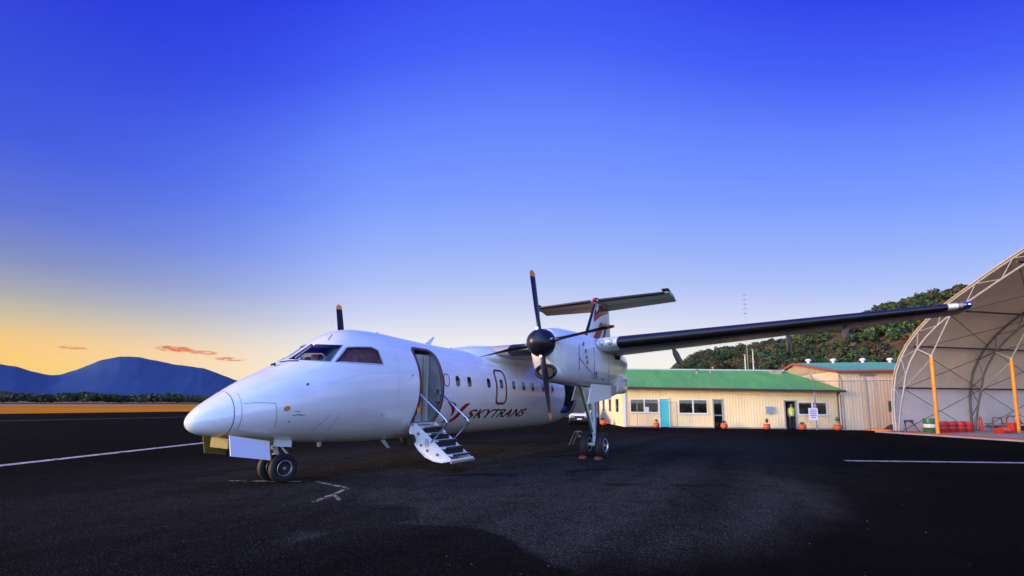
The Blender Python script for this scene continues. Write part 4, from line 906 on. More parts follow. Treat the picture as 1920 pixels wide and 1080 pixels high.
# roof: front slope, right hip, rear slope; ridge falls with the eave
RG = lambda x: EV(x) + 1.58
E0, E1, RB = X0 - .9, X1 + .28, 4.0
V_ = [(E0, -.45, EV(E0)), (E1, -.45, EV(E1)), (5.75, RB, RG(5.75) - .04), (E0 - .6, RB, RG(E0)), (E1, RB * 2 + .4, EV(E1)), (E0 - 1.5, RB * 2 + .4, EV(E0))]
mb = MB().add(V_, [(0, 1, 2, 3), (1, 4, 2), (3, 2, 4, 5)]); vs_ = [(x, y, z - .05) for x, y, z in V_]; mb.add(vs_, [(3, 2, 1, 0), (2, 4, 1), (5, 4, 2, 3)])
roof = SUB('roof', mb, MT['roofgreen'], TERM)
mb = MB()
for k in range(1, 66):
    x = E0 + (E1 - E0) * k / 66; f = 1. if x < 5.75 else max(0.02, (E1 - x) / (E1 - 5.75))
    a = Vector((x, -.45, EV(x) + .004)); top = Vector((x, -.45 + (RB + .45) * f, EV(x) + (RG(min(x, 5.75)) - EV(x)) * f + .004))
    mb.add([a + Vector((-.02, 0, 0)), a + Vector((.02, 0, 0)), top + Vector((.02, 0, 0)), top + Vector((-.02, 0, 0)), a + Vector((0, 0, .013)), top + Vector((0, 0, .013))], [(0, 4, 5, 3), (4, 1, 2, 5), (0, 1, 4)])
SUB('roof_ribs', mb, MT['roofgreen'], roof)
SUB('ridge_cap', MB().tube([(E0 - .6, RB, RG(E0) + .01), (5.75, RB, RG(5.75) - .02)], .07, 8), mat('pale_ridge', (.45, .55, .5), .5), roof)
SUB('gutter', MB().loft([[(x, -.47, EV(x) - .02), (x, -.60, EV(x) - .02), (x, -.60, EV(x) - .13), (x, -.47, EV(x) - .13)] for x in (E0, 0, E1)]), MT['gutter'], TERM)
SUB('eave_lining', MB().add([(X0 - .8, -.47, EV(X0) - .10), (X1 + .2, -.47, EV(X1) - .10), (X1 + .2, -.01, EV(X1) - .08), (X0 - .8, -.01, EV(X0) - .08)], [(0, 1, 2, 3)]), MT['clad'], TERM)
SUB('downpipe', MB().tube([(X1 + .02, -.5, EV(X1) - .15), (X1 + .06, -.10, EV(X1) - .35), (X1 + .06, -.10, .05)], .04, 8), MT['frame'], TERM)
SUB('roof_vent', MB().lathe([(0, .02), (.0, .13), (.12, .13), (.2, .08), (.3, .15), (.38, .04)], (-.7, 3.2, RG(-.7) - .4), 'z', 12), MT['galv'], roof, True)
SUB('roof_vent', MB().lathe([(0, .02), (.0, .06), (.3, .06), (.31, .02)], (.3, 3.3, RG(.3) - .4), 'z', 10), MT['galv'], roof, True)
mb = MB().box((4.6, 3.2, RG(5) - .45), (5.3, 3.9, RG(5) - .02)); SUB('air_conditioner', mb, MT['conc'], roof)

# ------------------------------------------------------------------ larger shed to the right
SHED = thing('maintenance_shed', 'tall cream clad shed with red fascia and blue-green roof beside the shelter', 'building', O, RZ)
MT['shedwall'] = mat('pink_cream_cladding', (.88, .73, .50), .6, col2=(.85, .63, .35), vscale=.6, bump=.05, bscale=6, stretch=(1.1, 1.1, .5), detail=7)
MT['roofblue'] = mat('blue_green_roof', (.11, .37, .25), .45, var=.15, vscale=.6)
S0, S1, SH, SR, SW_ = 7.56, 14.3, 3.92, 4.98, 6.6
SUB('long_wall', ribbed(MB(), S0, S1, lambda x: SH, [(10.30, 10.62, 1.2, 1.92)], -.06), MT['shedwall'], SHED)
window(10.30, 10.62, 1.2, 1.92, 1, SHED, None, -.03, 'alu', False)
SUB('room_back', MB().box((10.0, 1.0, .5), (11.0, 1.05, 2.4)), MT['dark'], SHED)
SUB('gable_wall', ribbed(MB(), -.06, 2 * SW_, lambda x: SH + (SR - SH) * (1 - abs(x - SW_) / SW_) - .03, [], 0, .19, -.1, 1).xf(Matrix.Translation((S0, 0, 0)) @ Matrix.Rotation(R(90), 4, 'Z')), mat('peach_gable_cladding', (.84, .66, .46), .6, var=.1), SHED)
V_ = [(S0 - .2, -.3, SH - .02), (S1, -.3, SH - .02), (S1, SW_, SR), (S0 - .2, SW_, SR), (S0 - .2, 2 * SW_ + .3, SH - .02), (S1, 2 * SW_ + .3, SH - .02)]
mb = MB().add(V_, [(0, 1, 2, 3), (3, 2, 5, 4)]).add([(x, y, z - .06) for x, y, z in V_], [(3, 2, 1, 0), (4, 5, 2, 3)]); roof2 = SUB('roof', mb, MT['roofblue'], SHED)
mb = MB()
for k in range(1, 40):
    x = S0 + (14 - S0) * k / 40; a = Vector((x, -.3, SH - .016)); b = Vector((x, SW_, SR + .004)); dx = Vector((.02, 0, 0)); dz = Vector((0, 0, .015)); mb.add([a - dx, a + dx, b + dx, b - dx, a + dz, b + dz], [(0, 4, 5, 3), (4, 1, 2, 5), (0, 1, 4)])
SUB('roof_ribs', mb, MT['roofblue'], roof2)
for k, x in enumerate((8.5, 10.3, 12.4, 14.3)):
    SUB('roof_ventilator', MB().lathe([(-.1, .10), (.12, .10), (.13, .19), (.22, .22), (.30, .17), (.34, .03)], (x, SW_ - .1, SR), 'z', 14), MT['frame'], roof2, True)
SUB('fascia', MB().loft([[(S0 - .24, y, z + .02), (S0 - .20, y, z + .02), (S0 - .20, y, z - .17), (S0 - .24, y, z - .17)] for y, z in ((-.32, SH), (SW_, SR), (2 * SW_ + .3, SH))]), MT['barge'], SHED)
SUB('gutter', MB().box((S0 - .2, -.44, SH - .15), (S1, -.31, SH - .01)), MT['barge'], SHED)
SUB('wall_light_strip', MB().box((8.75, -.16, 3.55), (9.6, -.09, 3.67)), MT['tan'], SHED)

# ------------------------------------------------------------------ yard fences
def fence(name, label, posts, h, rail, arm, wires, y):
    t = thing(name, label, 'fence', O, RZ)
    for x in posts:
        mb = MB().tube([(x, y, 0), (x, y, h)] + ([(x - .17, y - .02, h + .36)] if arm else []), .04 if arm else .022, 8); SUB('post', mb, MT['galv'], t, True)
    for z in rail: SUB('rail', MB().tube([(posts[0], y, z), (posts[-1], y, z)], .026 if arm else .016, 6), MT['galv'], t)
    a, b = posts[0], posts[-1]; mb = MB(); s = .14
    k = 0; H = h - .05
    c = a - H
    while c < b:
        for sg in (1, -1):
            p0 = Vector((c, y, .05)) if sg == 1 else Vector((c, y, H)); p1 = Vector((c + H, y, H)) if sg == 1 else Vector((c + H, y, .05))
            x0, x1 = max(p0.x, a), min(p1.x, b)
            if x1 > x0: mb.tube([p0.lerp(p1, (x0 - p0.x) / (p1.x - p0.x)), p0.lerp(p1, (x1 - p0.x) / (p1.x - p0.x))], .0028, 3, False)
        c += s
    SUB('chain_link', mb, MT['galv'], t)
    if wires:
        for j in (0, 1, 2): f = (j + 1) / 3; SUB('barbed_wire', MB().tube([(posts[0] - .17 * f, y - .02, h + .36 * f), (posts[-1] - .17 * f, y - .02, h + .36 * f)], .005, 4), MT['galv'], t)
fence('security_fence', 'tall chain-link fence with angled post tops in front of the cream shed', [5.82, 7.50, 8.90, 10.75], 3.25, [3.2], True, True, -.55)
fence('low_fence', 'low light wire fence before the paired windows by the turquoise door', [-6.1, -5.55, -2.87], 1.80, [1.76], False, False, -.5)
sg = thing('notice_board', 'white notice board hung on the tall fence beside the open doorway', 'sign', O, RZ)
SUB('board', MB().box((5.35, -.66, .62), (5.90, -.63, 1.42)), MT['paper'], sg)
mb = MB()
for k, wd in enumerate((.3, .4, .34, .4, .26)): mb.box((5.62 - wd / 2, -.668, 1.28 - .12 * k), (5.62 + wd / 2, -.6605, 1.32 - .12 * k))
SUB('print', mb, MT['ink'], sg)

# ------------------------------------------------------------------ plant pots
def pot(x, y, z0, label, plant, s=1.):
    M_ = Matrix.Translation(O) @ Matrix.Rotation(RZ, 4, 'Z'); q = M_ @ Vector((x, y, 0))
    t = thing('plant_pot', label, 'plant pot', (q.x, q.y, 0), RZ, 'pots along the front of the terminal')
    SUB('pot', MB().lathe([(0, .12 * s), (.03, .16 * s), (.12, .22 * s), (.22, .225 * s), (.30, .17 * s), (.31, .21 * s), (.36, .21 * s), (.36, .17 * s), (.30, .15 * s)], (0, 0, 0), 'z', 20), MT['teracotta'], t, True, 50)
    n = plant; c = np.array([[0, 0, .36 + .16 * n]]); V, T = leaf_cloud(c, np.array([[.15, .15, .2 * n]]), np.array([[.05, .08, .03]]), 70, .035); quads_obj('leaves', V, T, MT['leaf'], t)
    SUB('stem', MB().tube([(0, 0, .28), (.02, 0, .36 + .2 * n)], .012, 5), MT['tan'], t)
pot(-4.3, -.62, 0, 'red-orange pot to the left of the turquoise door', .6)
pot(.12, -.62, 0, 'red-orange pot at the foot of the glass door', .5)
pot(2.78, -.62, 0, 'red-orange pot with upright plant below the grey wall box', 1.1)
pot(4.95, -.62, 0, 'red-orange pot beside the open doorway with the person', .4)
pot(7.02, -.62, 0, 'red pot with small round shrub near the fence corner', 1.6, 1.1)
M_ = Matrix.Translation(O) @ Matrix.Rotation(RZ, 4, 'Z'); M2 = M_ @ MEW; q = M2 @ Vector((2.6, .9, 0)); ql = M_.inverted() @ q
pot(ql.x, ql.y, 0, 'red-orange pot by the end wall of the terminal, nearest the aircraft wheels', .5, 1.25)

# ------------------------------------------------------------------ person in the doorway
def person(loc, rz):
    t = thing('person', 'person in yellow-green safety vest and dark trousers standing in the open doorway', 'person', loc, rz)
    P_ = {'pel': (0, 0, .90), 'waist': (0, 0, 1.05), 'chest': (0, 0, 1.27), 'neck': (0, .01, 1.44), 'head0': (0, -.01, 1.53), 'head1': (0, -.02, 1.63)}
    vs = []; rad = []; ed = []
    def v(p, r): vs.append(p); rad.append(r); return len(vs) - 1
    pel = v((0, 0, .88), (.15, .11)); wa = v((0, 0, 1.03), (.135, .10)); ch = v((0, 0, 1.24), (.165, .115)); sh = v((0, .0, 1.37), (.10, .08)); nk = v((0, -.005, 1.45), (.052, .055)); h0 = v((0, -.02, 1.54), (.078, .09)); h1 = v((0, -.015, 1.64), (.07, .085))
    ed += [(pel, wa), (wa, ch), (ch, sh), (sh, nk), (nk, h0), (h0, h1)]
    for s in (-1, 1):
        a = v((s * .09, 0, .80), (.088, .09)); b = v((s * .10, -.02, .46), (.06, .062)); c = v((s * .105, .01, .10), (.042, .045)); f = v((s * .115, -.10, .045), (.042, .035)); ed += [(pel, a), (a, b), (b, c), (c, f)]
        a = v((s * .19, 0, 1.34), (.056, .056)); b = v((s * .235, .01, 1.09), (.042, .042)); c = v((s * .22, -.10, .88), (.030, .032)); f = v((s * .215, -.13, .80), (.034, .022)); g = v((s * .205, -.15, .73), (.02, .014)); ed += [(sh, a), (a, b), (b, c), (c, f), (f, g)]
    me = D.meshes.new('body'); me.from_pydata(vs, ed, []); o = D.objects.new('body', me); COL.objects.link(o); o.modifiers.new('s', 'SKIN')
    for i, r in enumerate(rad): me.skin_vertices[0].data[i].radius = r
    me.skin_vertices[0].data[0].use_root = True; sb = o.modifiers.new('u', 'SUBSURF'); sb.levels = 2
    dg = bpy.context.evaluated_depsgraph_get(); dg.update(); m2 = D.meshes.new_from_object(o.evaluated_get(dg)); o.modifiers.clear(); o.data = m2; D.meshes.remove(me); o.parent = t
    sk = mat('skin', (.35, .19, .12), .6); tr = mat('navy_trousers', (.015, .018, .03), .8); m2.materials.append(sk); m2.materials.append(tr); m2.materials.append(mat('dark_boots', (.02, .018, .016), .6))
    for p in m2.polygons: p.use_smooth = True; z = p.center.z; p.material_index = 2 if z < .10 else 1 if z < .93 and abs(p.center.x) < .19 else 0
    vest = MB().loft([[(w_ * math.cos(a), .004 + d_ * math.sin(a), z) for a in np.linspace(0, 2 * math.pi, 20, endpoint=False)] for z, w_, d_ in ((.84, .175, .135), (1.0, .165, .128), (1.2, .19, .14), (1.33, .21, .125), (1.42, .10, .085))], False)
    SUB('safety_vest', vest, mat('hi_vis_yellow', (.55, .72, .06), .7), t, True, 60)
    for z in (.98, 1.12): SUB('reflective_band', MB().loft([[(w_ * math.cos(a), .004 + d_ * math.sin(a), zz) for a in np.linspace(0, 2 * math.pi, 20, endpoint=False)] for zz, w_, d_ in ((z, .185, .140), (z + .045, .188, .143))], False), MT['paper'], t)
    SUB('hair', MB().loft([[(w_ * math.cos(a), -.005 + d_ * math.sin(a), z) for a in np.linspace(0, 2 * math.pi, 16, endpoint=False)] for z, w_, d_ in ((1.60, .082, .098), (1.66, .078, .095), (1.71, .05, .06), (1.725, .01, .01))]), MT['dark'], t, True, 60)
    SUB('nose', MB().lathe([(0, .004), (.03, .014), (.035, .004)], (0, -.112, 1.535), 'z', 8), sk, t, True)
    return t
q = M_ @ Vector((4.60, .10, .03)); person((q.x, q.y, .03), RZ + R(10))

# ------------------------------------------------------------------ car parked behind the main gear
def car(loc, rz):
    t = thing('parked_car', 'white car parked nose-on behind the left main landing gear', 'car', loc, rz)
    wp = mat('white_car_paint', (.78, .78, .77), .25, coat=.8); gl = mat('car_glass', (.02, .025, .03), .08, coat=1)
    prof_ = [(-2.15, .42, .30, .70), (-2.1, .78, .28, .80), (-1.9, .86, .25, .84), (-1.1, .98, .22, .87), (-.75, 1.02, .22, .88), (.0, 1.04, .22, .88), (1.2, 1.04, .22, .88), (1.9, 1.02, .25, .85), (2.1, .9, .35, .78)]
    def sq(x, zt, zb, hw, e=5): return [(x, hw * math.copysign(abs(math.cos(a)) ** (2 / e), math.cos(a)), (zt + zb) / 2 + (zt - zb) / 2 * math.copysign(abs(math.sin(a)) ** (2 / e), math.sin(a))) for a in np.linspace(0, 2 * math.pi, 28, endpoint=False)]
    SUB('body', MB().loft([sq(*q) for q in prof_]), wp, t, True, 40)
    SUB('cabin_glass', MB().loft([sq(*q) for q in ((-.85, 1.03, .95, .70), (-.25, 1.40, .95, .70), (0, 1.45, .95, .68), (1.0, 1.44, .95, .68), (1.6, 1.05, .95, .66))]), gl, t, True, 40)
    SUB('roof', MB().loft([sq(*q) for q in ((-.28, 1.425, 1.39, .60), (0, 1.475, 1.41, .66), (1.0, 1.465, 1.40, .66), (1.25, 1.36, 1.30, .6))]), wp, t, True, 40)
    SUB('grille', MB().box((-2.17, -.40, .52), (-2.10, .40, .66)), MT['dark'], t); SUB('bumper', MB().loft([sq(x, z1, z0, hw) for x, z1, z0, hw in ((-2.24, .50, .30, .72), (-2.16, .54, .26, .82), (-1.9, .50, .26, .87))]), MT['dark'], t, True)
    SUB('number_plate', MB().box((-2.26, -.19, .36), (-2.235, .19, .46)), MT['paper'], t)
    for s in (-1, 1):
        SUB('headlight', MB().box((-2.15, s * .60 - .16, .54), (-2.02, s * .60 + .16, .70)), MT['lens'], t)
        SUB('door_mirror', MB().box((-.68, s * .93 - .09, .96), (-.56, s * .93 + .09, 1.10)), wp, t)
        for x in (-1.35, 1.35):
            wh = SUB('wheel', MB().lathe([(-.1, .15), (-.1, .27), (-.07, .31), (.07, .31), (.1, .27), (.1, .15)], (x, s * .78, .31), 'y', 24), MT['tyre'], t, True, 50)
            SUB('rim', MB().lathe([(s * .085, .19), (s * .07, .15), (s * .09, .04), (s * .09, .01)], (x, s * .78, .31), 'y', 20, False), MT['alloy'], wh, True)
    for y0 in (-.35, .35): SUB('wiper', MB().tube([(-.86, y0, 1.05), (-.6, y0 + .3, 1.19)], .012, 5), MT['dark'], t)
car((31.8, 6.35, 0), R(22))

# ------------------------------------------------------------------ fabric arch shelter (local x along the vault, span towards -y)
HRZ = math.atan2(-.712, .702); HO = (31.69, -14.15, 0)
SHEL = thing('fabric_shelter', 'huge open-ended arched fabric shelter on steel trusses with orange posts', 'shelter', HO, HRZ)
MT['fabric'] = mat('shelter_fabric', (.90, .66, .40), .75, var=.18, vscale=.45, bump=.35, bscale=.9)
MT['fabric2'] = mat('shelter_wall_liner', (.88, .75, .60), .7, var=.14, vscale=.5)
MT['steel'] = mat('grey_truss_steel', (.42, .42, .42), .45, .3, var=.2, vscale=6)
MT['msteel'] = mat('shaded_truss_steel', (.12, .115, .11), .5, .3, var=.3, vscale=5)  # steel of the inner arches, darkened in its colour for the shade there
MT['dsteel'] = mat('dark_purlin_steel', (.06, .055, .055), .5)
MT['opost'] = mat('orange_post_paint', (.80, .30, .035), .5, var=.12, vscale=5)
half = [(0, 0), (-.01, 1.31), (.06, 2.43), (.29, 3.54), (.68, 4.47), (1.2, 5.3), (2.0, 6.18), (2.87, 6.84), (3.68, 7.35), (5.16, 8.2), (6.69, 9.0), (8.6, 9.85), (10.6, 10.5), (12.6, 10.85), (14, 10.92)]
outer = half + [(28 - s, z) for s, z in reversed(half[:-1])]
def resample(pl, n):
    d = [0]
    for a, b in zip(pl, pl[1:]): d.append(d[-1] + math.dist(a, b))
    return [(float(np.interp(d[-1] * k / n, d, [q[0] for q in pl])), float(np.interp(d[-1] * k / n, d, [q[1] for q in pl]))) for k in range(n + 1)]
OUT = resample(outer, 44)
def inner(dist=.55):
    res = []
    for i, (s, z) in enumerate(OUT):
        a = OUT[max(0, i - 1)]; b = OUT[min(len(OUT) - 1, i + 1)]; dx, dz = b[0] - a[0], b[1] - a[1]; l = math.hypot(dx, dz); k = dist * min(1, .25 + .25 * min(i, len(OUT) - 1 - i))
        res.append((s + dz / l * k, z - dx / l * k))
    return res
INN = inner()
SP = 5.97
def lp(x, q): return (x, -q[0], q[1])
for j in range(3):
    x = SP * j; AM = MT['steel'] if j == 0 else MT['msteel']; arch = SUB('arch_truss', MB().tube([lp(x, q) for q in OUT], .055, 8), AM, SHEL, True)
    SUB('inner_chord', MB().tube([lp(x, q) for q in INN], .055, 8), AM, arch, True)
    mb = MB()
    for k in range(1, 44, 1):
        if k % 2:
            for q in (k + 1, k - 1):
                if k < 22: SUB('web_bar', MB().tube([lp(x, OUT[k]), lp(x, INN[q])], .024, 6), AM, arch)
                else: mb.tube([lp(x, OUT[k]), lp(x, INN[q])], .024, 6)
    SUB('far_web_bars', mb, AM, arch)
    SUB('base_shoe', MB().box((x - .16, -.30, .08), (x + .16, .14, .13)), MT['dsteel'], arch)
    ps = 2.22; post = SUB('post', MB().tube([(x, -ps, .08), (x, -ps - .06, 4.36)], .088, 14), MT['opost'], SHEL, True)
    SUB('post_cap', MB().tube([(x, -ps - .06, 4.34), (x, -ps - .06, 4.44)], .09, 10), MT['steel'], post)
    for q in (INN[6], INN[9]): SUB('post_strut', MB().tube([(x, -ps - .06, 4.40), lp(x, q)], .04, 6), MT['steel'], post)
    SUB('post_strut', MB().tube([(x, -ps - .04, 4.2), lp(x, INN[3])], .03, 6), MT['steel'], post)
    # cross braces between the arches, just inside the fabric
    if j < 2:
        for k0, k1 in ((0, 3), (3, 6), (6, 9), (9, 13), (13, 17), (17, 22)):
            for a, b in ((k0, k1), (k1, k0)):
                SUB('cross_brace', MB().tube([(x, -INN[a][0] + .03, INN[a][1]), (x + SP, -INN[b][0] + .03, INN[b][1])], .018, 5), MT['dsteel'], SHEL)
        for k in (3, 6, 9, 13, 17, 22, 27, 31, 35, 38, 41):
            q = ((OUT[k][0] * .6 + INN[k][0] * .4), (OUT[k][1] * .6 + INN[k][1] * .4)); SUB('purlin', MB().tube([lp(x + .06, q), lp(x + SP - .06, q)], .055, 6), MT['dsteel'], SHEL)
def skin(name, i0, i1, x0, x1, m_, off=.07):
    vs = []; fs = []; P2 = []
    for i in range(i0, i1 + 1):
        a = OUT[max(0, i - 1)]; b = OUT[min(44, i + 1)]; l = math.hypot(b[0] - a[0], b[1] - a[1]); nx, nz = -(b[1] - a[1]) / l, (b[0] - a[0]) / l; P2.append(((OUT[i][0] + nx * off, OUT[i][1] + nz * off), (OUT[i][0] + nx * (off + .02), OUT[i][1] + nz * (off + .02))))
    n = len(P2); X = np.linspace(x0, x1, 10)
    for lay in (0, 1):
        for x in X:
            for p_ in P2: vs.append((x, -p_[lay][0], p_[lay][1]))
    m_n = len(X)
    for lay in (0, 1):
        o_ = lay * m_n * n
        for i in range(m_n - 1):
            for k in range(n - 1): fs.append((o_ + i * n + k, o_ + (i + 1) * n + k, o_ + (i + 1) * n + k + 1, o_ + i * n + k + 1))
    for i in (0, m_n - 1):
        for k in range(n - 1): fs.append((i * n + k, i * n + k + 1, m_n * n + i * n + k + 1, m_n * n + i * n + k))
    return SUB(name, MB().add(vs, fs), m_, SHEL, True, 50)
for j in range(2):
    skin('fabric_panel', 3, 41, SP * j - (.1 if j == 0 else -.01), SP * (j + 1), MT['fabric'])
    skin('wall_panel', 0, 3, SP * j - (.1 if j == 0 else -.01), SP * (j + 1), MT['fabric2']); skin('wall_panel', 41, 44, SP * j - (.1 if j == 0 else -.01), SP * (j + 1), MT['fabric2'])
SUB('hanging_lamp', MB().lathe([(0, .03), (-.15, .06), (-.2, .22), (-.36, .30), (-.36, .02)], (3.6, -5.4, 7.2), 'z', 16), MT['galv'], SHEL, True)
SUB('floor_slab', MB().box((-.85, -29, -.03), (13, .6, .08)), MT['conc'], SHEL)
MT['ored'] = mat('orange_red_floor_paint', (.70, .13, .03), .6, var=.3, vscale=2.5)
SUB('floor_marking', MB().box((-.66, -12, .0805), (.5, .45, .086)), MT['ored'], SHEL)
SUB('floor_marking', MB().box((.5, -1.9, .0805), (2.4, .45, .085)), MT['ored'], SHEL)
bd = MB().loft([[(x, y, z) for x, y, z in ((xx, .7, 0), (xx, 2.4, 0), (xx, 2.3, .12), (xx, .75, .12))] for xx in (.5, 1.0)]); b_ = bd.build('spill_kerb', MT['tip'], None); b_.location = HO; b_.rotation_euler = (0, 0, HRZ); tag(b_, 'low orange spill kerb on the ground left of the shelter', 'kerb')
ht_ = thing('tarpaulin', 'crumpled dark tarpaulin lying behind the orange spill kerb', 'tarpaulin', HO, HRZ)
vs = []; fs = []
for i in range(12):
    for k in range(8): u, v_ = i / 11, k / 7; vs.append((1.2 + .8 * v_, .6 + 1.5 * u, .02 + .30 * math.sin(math.pi * u) * math.sin(math.pi * v_) * (1 + .5 * math.sin(9 * u + 5 * v_))))
for i in range(11):
    for k in range(7): fs.append((i * 8 + k, i * 8 + k + 1, i * 8 + 9 + k, i * 8 + 8 + k))
SUB('sheet', MB().add(vs, fs), mat('dark_tarp', (.03, .025, .03), .7), ht_, True)
# stores under the shelter
GD = mat('green_drum_paint', (.015, .17, .05), .4, var=.2); RD = mat('red_drum_paint', (.62, .035, .02), .4, var=.25, vscale=3); WB = mat('drum_white_band', (.72, .68, .66), .5)
def drum(name, label, loc, r, h, m_, band=False, group=None):
    t = thing(name, label, 'drum', loc, 0, group)
    pr = [(0, r * .97), (.02, r), (h * .31, r), (h * .33, r * 1.035), (h * .35, r), (h * .64, r), (h * .66, r * 1.035), (h * .68, r), (h - .02, r), (h, r * .985), (h - .015, r * .9)]
    SUB('shell', MB().lathe(pr, (0, 0, 0), 'z', 28), m_, t, True, 40)
    if band: SUB('white_band', MB().lathe([(h * .37, r * 1.008), (h * .62, r * 1.008)], (0, 0, 0), 'z', 28, False), WB, t, True)
    SUB('lid', MB().lathe([(h - .012, .02), (h - .012, r * .93), (h + .002, r * .96), (h + .002, r)], (0, 0, 0), 'z', 28, False), MT['dsteel'] if not band else m_, t, True)
    SUB('bung', MB().lathe([(h - .01, .04), (h + .02, .04), (h + .021, .005)], (r * .55, 0, 0), 'z', 10), MT['galv'], t); return t
drum('oil_drum', 'green drum with white band beside the orange post', (31.35, -15.62, .086), .30, .80, GD, True)
for i, (x, y, l_) in enumerate(((32.45, -16.30, 'red drum nearest the orange post in the drum row'), (32.90, -16.76, 'second red drum from the orange post in the drum row'), (33.22, -17.20, 'third red drum from the orange post in the drum row'), (33.55, -17.62, 'red drum at the far right end of the drum row'))):
    drum('red_drum', l_, (x, y, .082), .29, .62, RD, False, 'row of red drums under the shelter')
tr = thing('trestle', 'low metal trestle stand on the orange painted floor', 'trestle', (32.55, -14.95, .086), HRZ)
SUB('top_bar', MB().box((-.45, -.06, .58), (.15, .06, .66)), MT['dsteel'], tr)
for a, b in (((-.4, 0, .6), (-.62, -.2, 0)), ((-.4, 0, .6), (-.62, .2, 0)), ((.1, 0, .6), (.36, -.2, 0)), ((.1, 0, .6), (.36, .2, 0))): SUB('leg', MB().tube([a, b], .025, 6), MT['dsteel'], tr)
fe = thing('fire_extinguisher', 'red fire extinguisher standing at the foot of the second arch', 'extinguisher', (35.75, -18.75, .08), 0)
SUB('cylinder', MB().lathe([(0, .06), (.02, .085), (.42, .085), (.50, .05), (.54, .02)], (0, 0, .30), 'z', 16), RD, fe, True); SUB('stand', MB().box((-.1, -.1, 0), (.1, .1, .29)), RD, fe); SUB('hose', MB().tube([(0, 0, .84), (.12, 0, .82), (.14, 0, .5)], .014, 6), MT['dark'], fe); SUB('handle', MB().box((-.07, -.015, .84), (.09, .015, .88)), MT['dsteel'], fe)
ck = thing('tube_frame_cart', 'red tubular frame cart standing behind the second arch', 'cart', (37.6, -20.2, .08), HRZ)
MT['rust'] = mat('rust_red_tube', (.24, .05, .03), .6, var=.3)
for y in (-.35, .35):
    SUB('side_frame', MB().tube([(-1.4, y, .15), (-1.4, y, .80), (-.7, y, .80), (-.6, y, .42), (1.3, y, .42), (1.3, y, .15)], .03, 8), MT['rust'], ck, True)
    SUB('hoop', MB().tube([(-.3, y, .42), (-.25, y, .75), (-.05, y, .92), (.55, y, .88), (.9, y, .62), (1.0, y, .42)], .035, 8), MT['rust'], ck, True)
    SUB('upright', MB().tube([(.35, y, .42), (.35, y, .9)], .025, 6), MT['opost'], ck)
    for x in (-1.1, 1.0): SUB('wheel', MB().lathe([(-.04, .06), (-.04, .15), (.04, .15), (.04, .06)], (x, y, .15), 'y', 16), MT['tyre'], ck, True)
for x in (-1.35, 0, 1.25): SUB('cross_bar', MB().tube([(x, -.35, .42), (x, .35, .42)], .025, 6), MT['rust'], ck)
SUB('deck', MB().box((-1.3, -.32, .26), (1.2, .32, .30)), MT['dsteel'], ck)
def jerry(loc, rz, label):
    t = thing('fuel_can', label, 'fuel can', loc, rz, 'red cans on the shelter floor')
    SUB('can', MB().loft([[(x * w_, y * w_, z) for x, y in ((-.22, -.1), (-.16, -.13), (.16, -.13), (.22, -.1), (.22, .1), (.16, .13), (-.16, .13), (-.22, .1))] for z, w_ in ((0, .95), (.02, 1), (.24, 1), (.28, .9))]), RD, t, True, 40)
    SUB('handle', MB().tube([(-.12, 0, .27), (-.10, 0, .35), (.10, 0, .35), (.12, 0, .27)], .016, 6), RD, t); SUB('spout', MB().tube([(.17, 0, .26), (.22, 0, .34)], .03, 8), MT['dark'], t)
jerry((32.75, -18.75, .088), .3, 'red fuel can farthest left of the cans on the shelter floor')
jerry((33.5, -19.2, .082), 1.2, 'red fuel can between two others on the shelter floor')
bx = thing('crate', 'upright red bin beside the second orange post', 'bin', (34.35, -19.75, .082), HRZ); SUB('bin_body', MB().loft([[(x * w_, y * w_, z) for x, y in ((-.16, -.16), (.16, -.16), (.16, .16), (-.16, .16))] for z, w_ in ((0, .85), (.5, 1), (.52, 1.05), (.55, 1.05))]), RD, bx); SUB('bin_lid', MB().box((-.175, -.175, .552), (.175, .175, .58)), RD, bx)

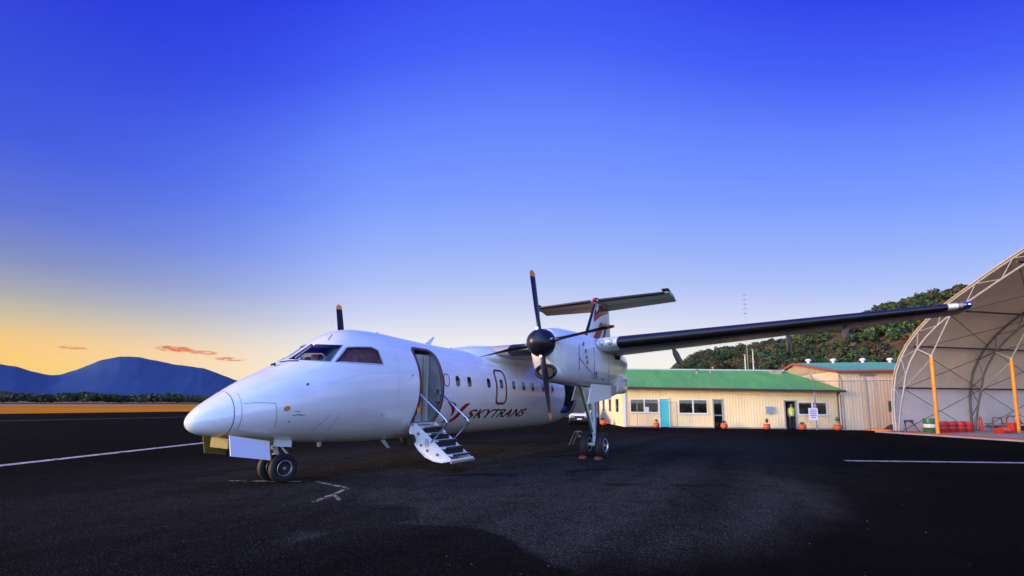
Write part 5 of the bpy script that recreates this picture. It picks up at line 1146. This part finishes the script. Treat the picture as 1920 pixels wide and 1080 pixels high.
# ------------------------------------------------------------------ masts and far markers
def mast(name, label, loc, h, r, m_, group=None, yagi=False):
    t = thing(name, label, 'mast', loc, 0, group); SUB('pole', MB().tube([(0, 0, 0), (0, 0, h)], [r, r * .6], 8), m_, t, True)
    if yagi:
        for k in range(5): z = h - .4 - .85 * k; SUB('antenna_rod', MB().tube([(-.28, .28, z), (.28, -.28, z)], .035, 5), MT['galv'], t)
    else: SUB('lamp_head', MB().box((-.35, -.15, h - .05), (.12, .15, h + .1)), MT['galv'], t)
MT['palepole'] = mat('pale_pole', (.55, .53, .48), .6)
def onaz(px_az, d): return (CX + d * math.cos(R(px_az)), CY + d * math.sin(R(px_az)), 0)
mast('light_pole', 'pale pole on the wooded slope, left of two close together', onaz(5.25, 80), 9.3, .14, MT['palepole'], 'pale poles behind the green roof')
mast('light_pole', 'pale pole on the wooded slope, right of two close together', onaz(4.45, 80), 10.0, .13, MT['palepole'], 'pale poles behind the green roof')
mast('light_pole', 'short pale pole on the slope, farthest left behind the green roof', onaz(8.6, 80), 7.4, .12, MT['palepole'], 'pale poles behind the green roof')
mast('radio_mast', 'thin radio mast rising above the wing against the sky', onaz(5.0, 90), 21.5, .05, MT['galv'], None, True)
def marker(az, d, s, label):
    t = thing('runway_marker', label, 'marker', onaz(az, d), R(az), None)
    SUB('cone', MB().lathe([(0, .35 * s), (.05, .35 * s), (.06, .28 * s), (1.1 * s, .06 * s), (1.15 * s, .01)], (0, 0, 0), 'z', 12), MT['paper'], t, True); SUB('foot', MB().box((-.4 * s, -.4 * s, -.01), (.4 * s, .4 * s, .04)), MT['paper'], t)
marker(66.6, 66, 1.5, 'white cone marker at the grass edge just left of the aircraft nose')

# ------------------------------------------------------------------ the air
hz = MB().box((-4300, -4300, -1.2), (4300, 4300, 330)).build('haze', MT['dark'], None); hz.data.materials.clear()
hm = D.materials.new('haze_air'); hm.use_nodes = True; t = hm.node_tree; t.nodes.clear(); pv = t.nodes.new('ShaderNodeVolumePrincipled'); pv.inputs['Color'].default_value = (.38, .62, 1., 1); pv.inputs['Absorption Color'].default_value = (1, 1, 1, 1); pv.inputs['Density'].default_value = HAZE
om = t.nodes.new('ShaderNodeOutputMaterial'); t.links.new(pv.outputs[0], om.inputs['Volume']); hz.data.materials.append(hm); hz['kind'] = 'stuff'; hz['label'] = 'thin blue evening haze over the airfield'; hz['category'] = 'haze'
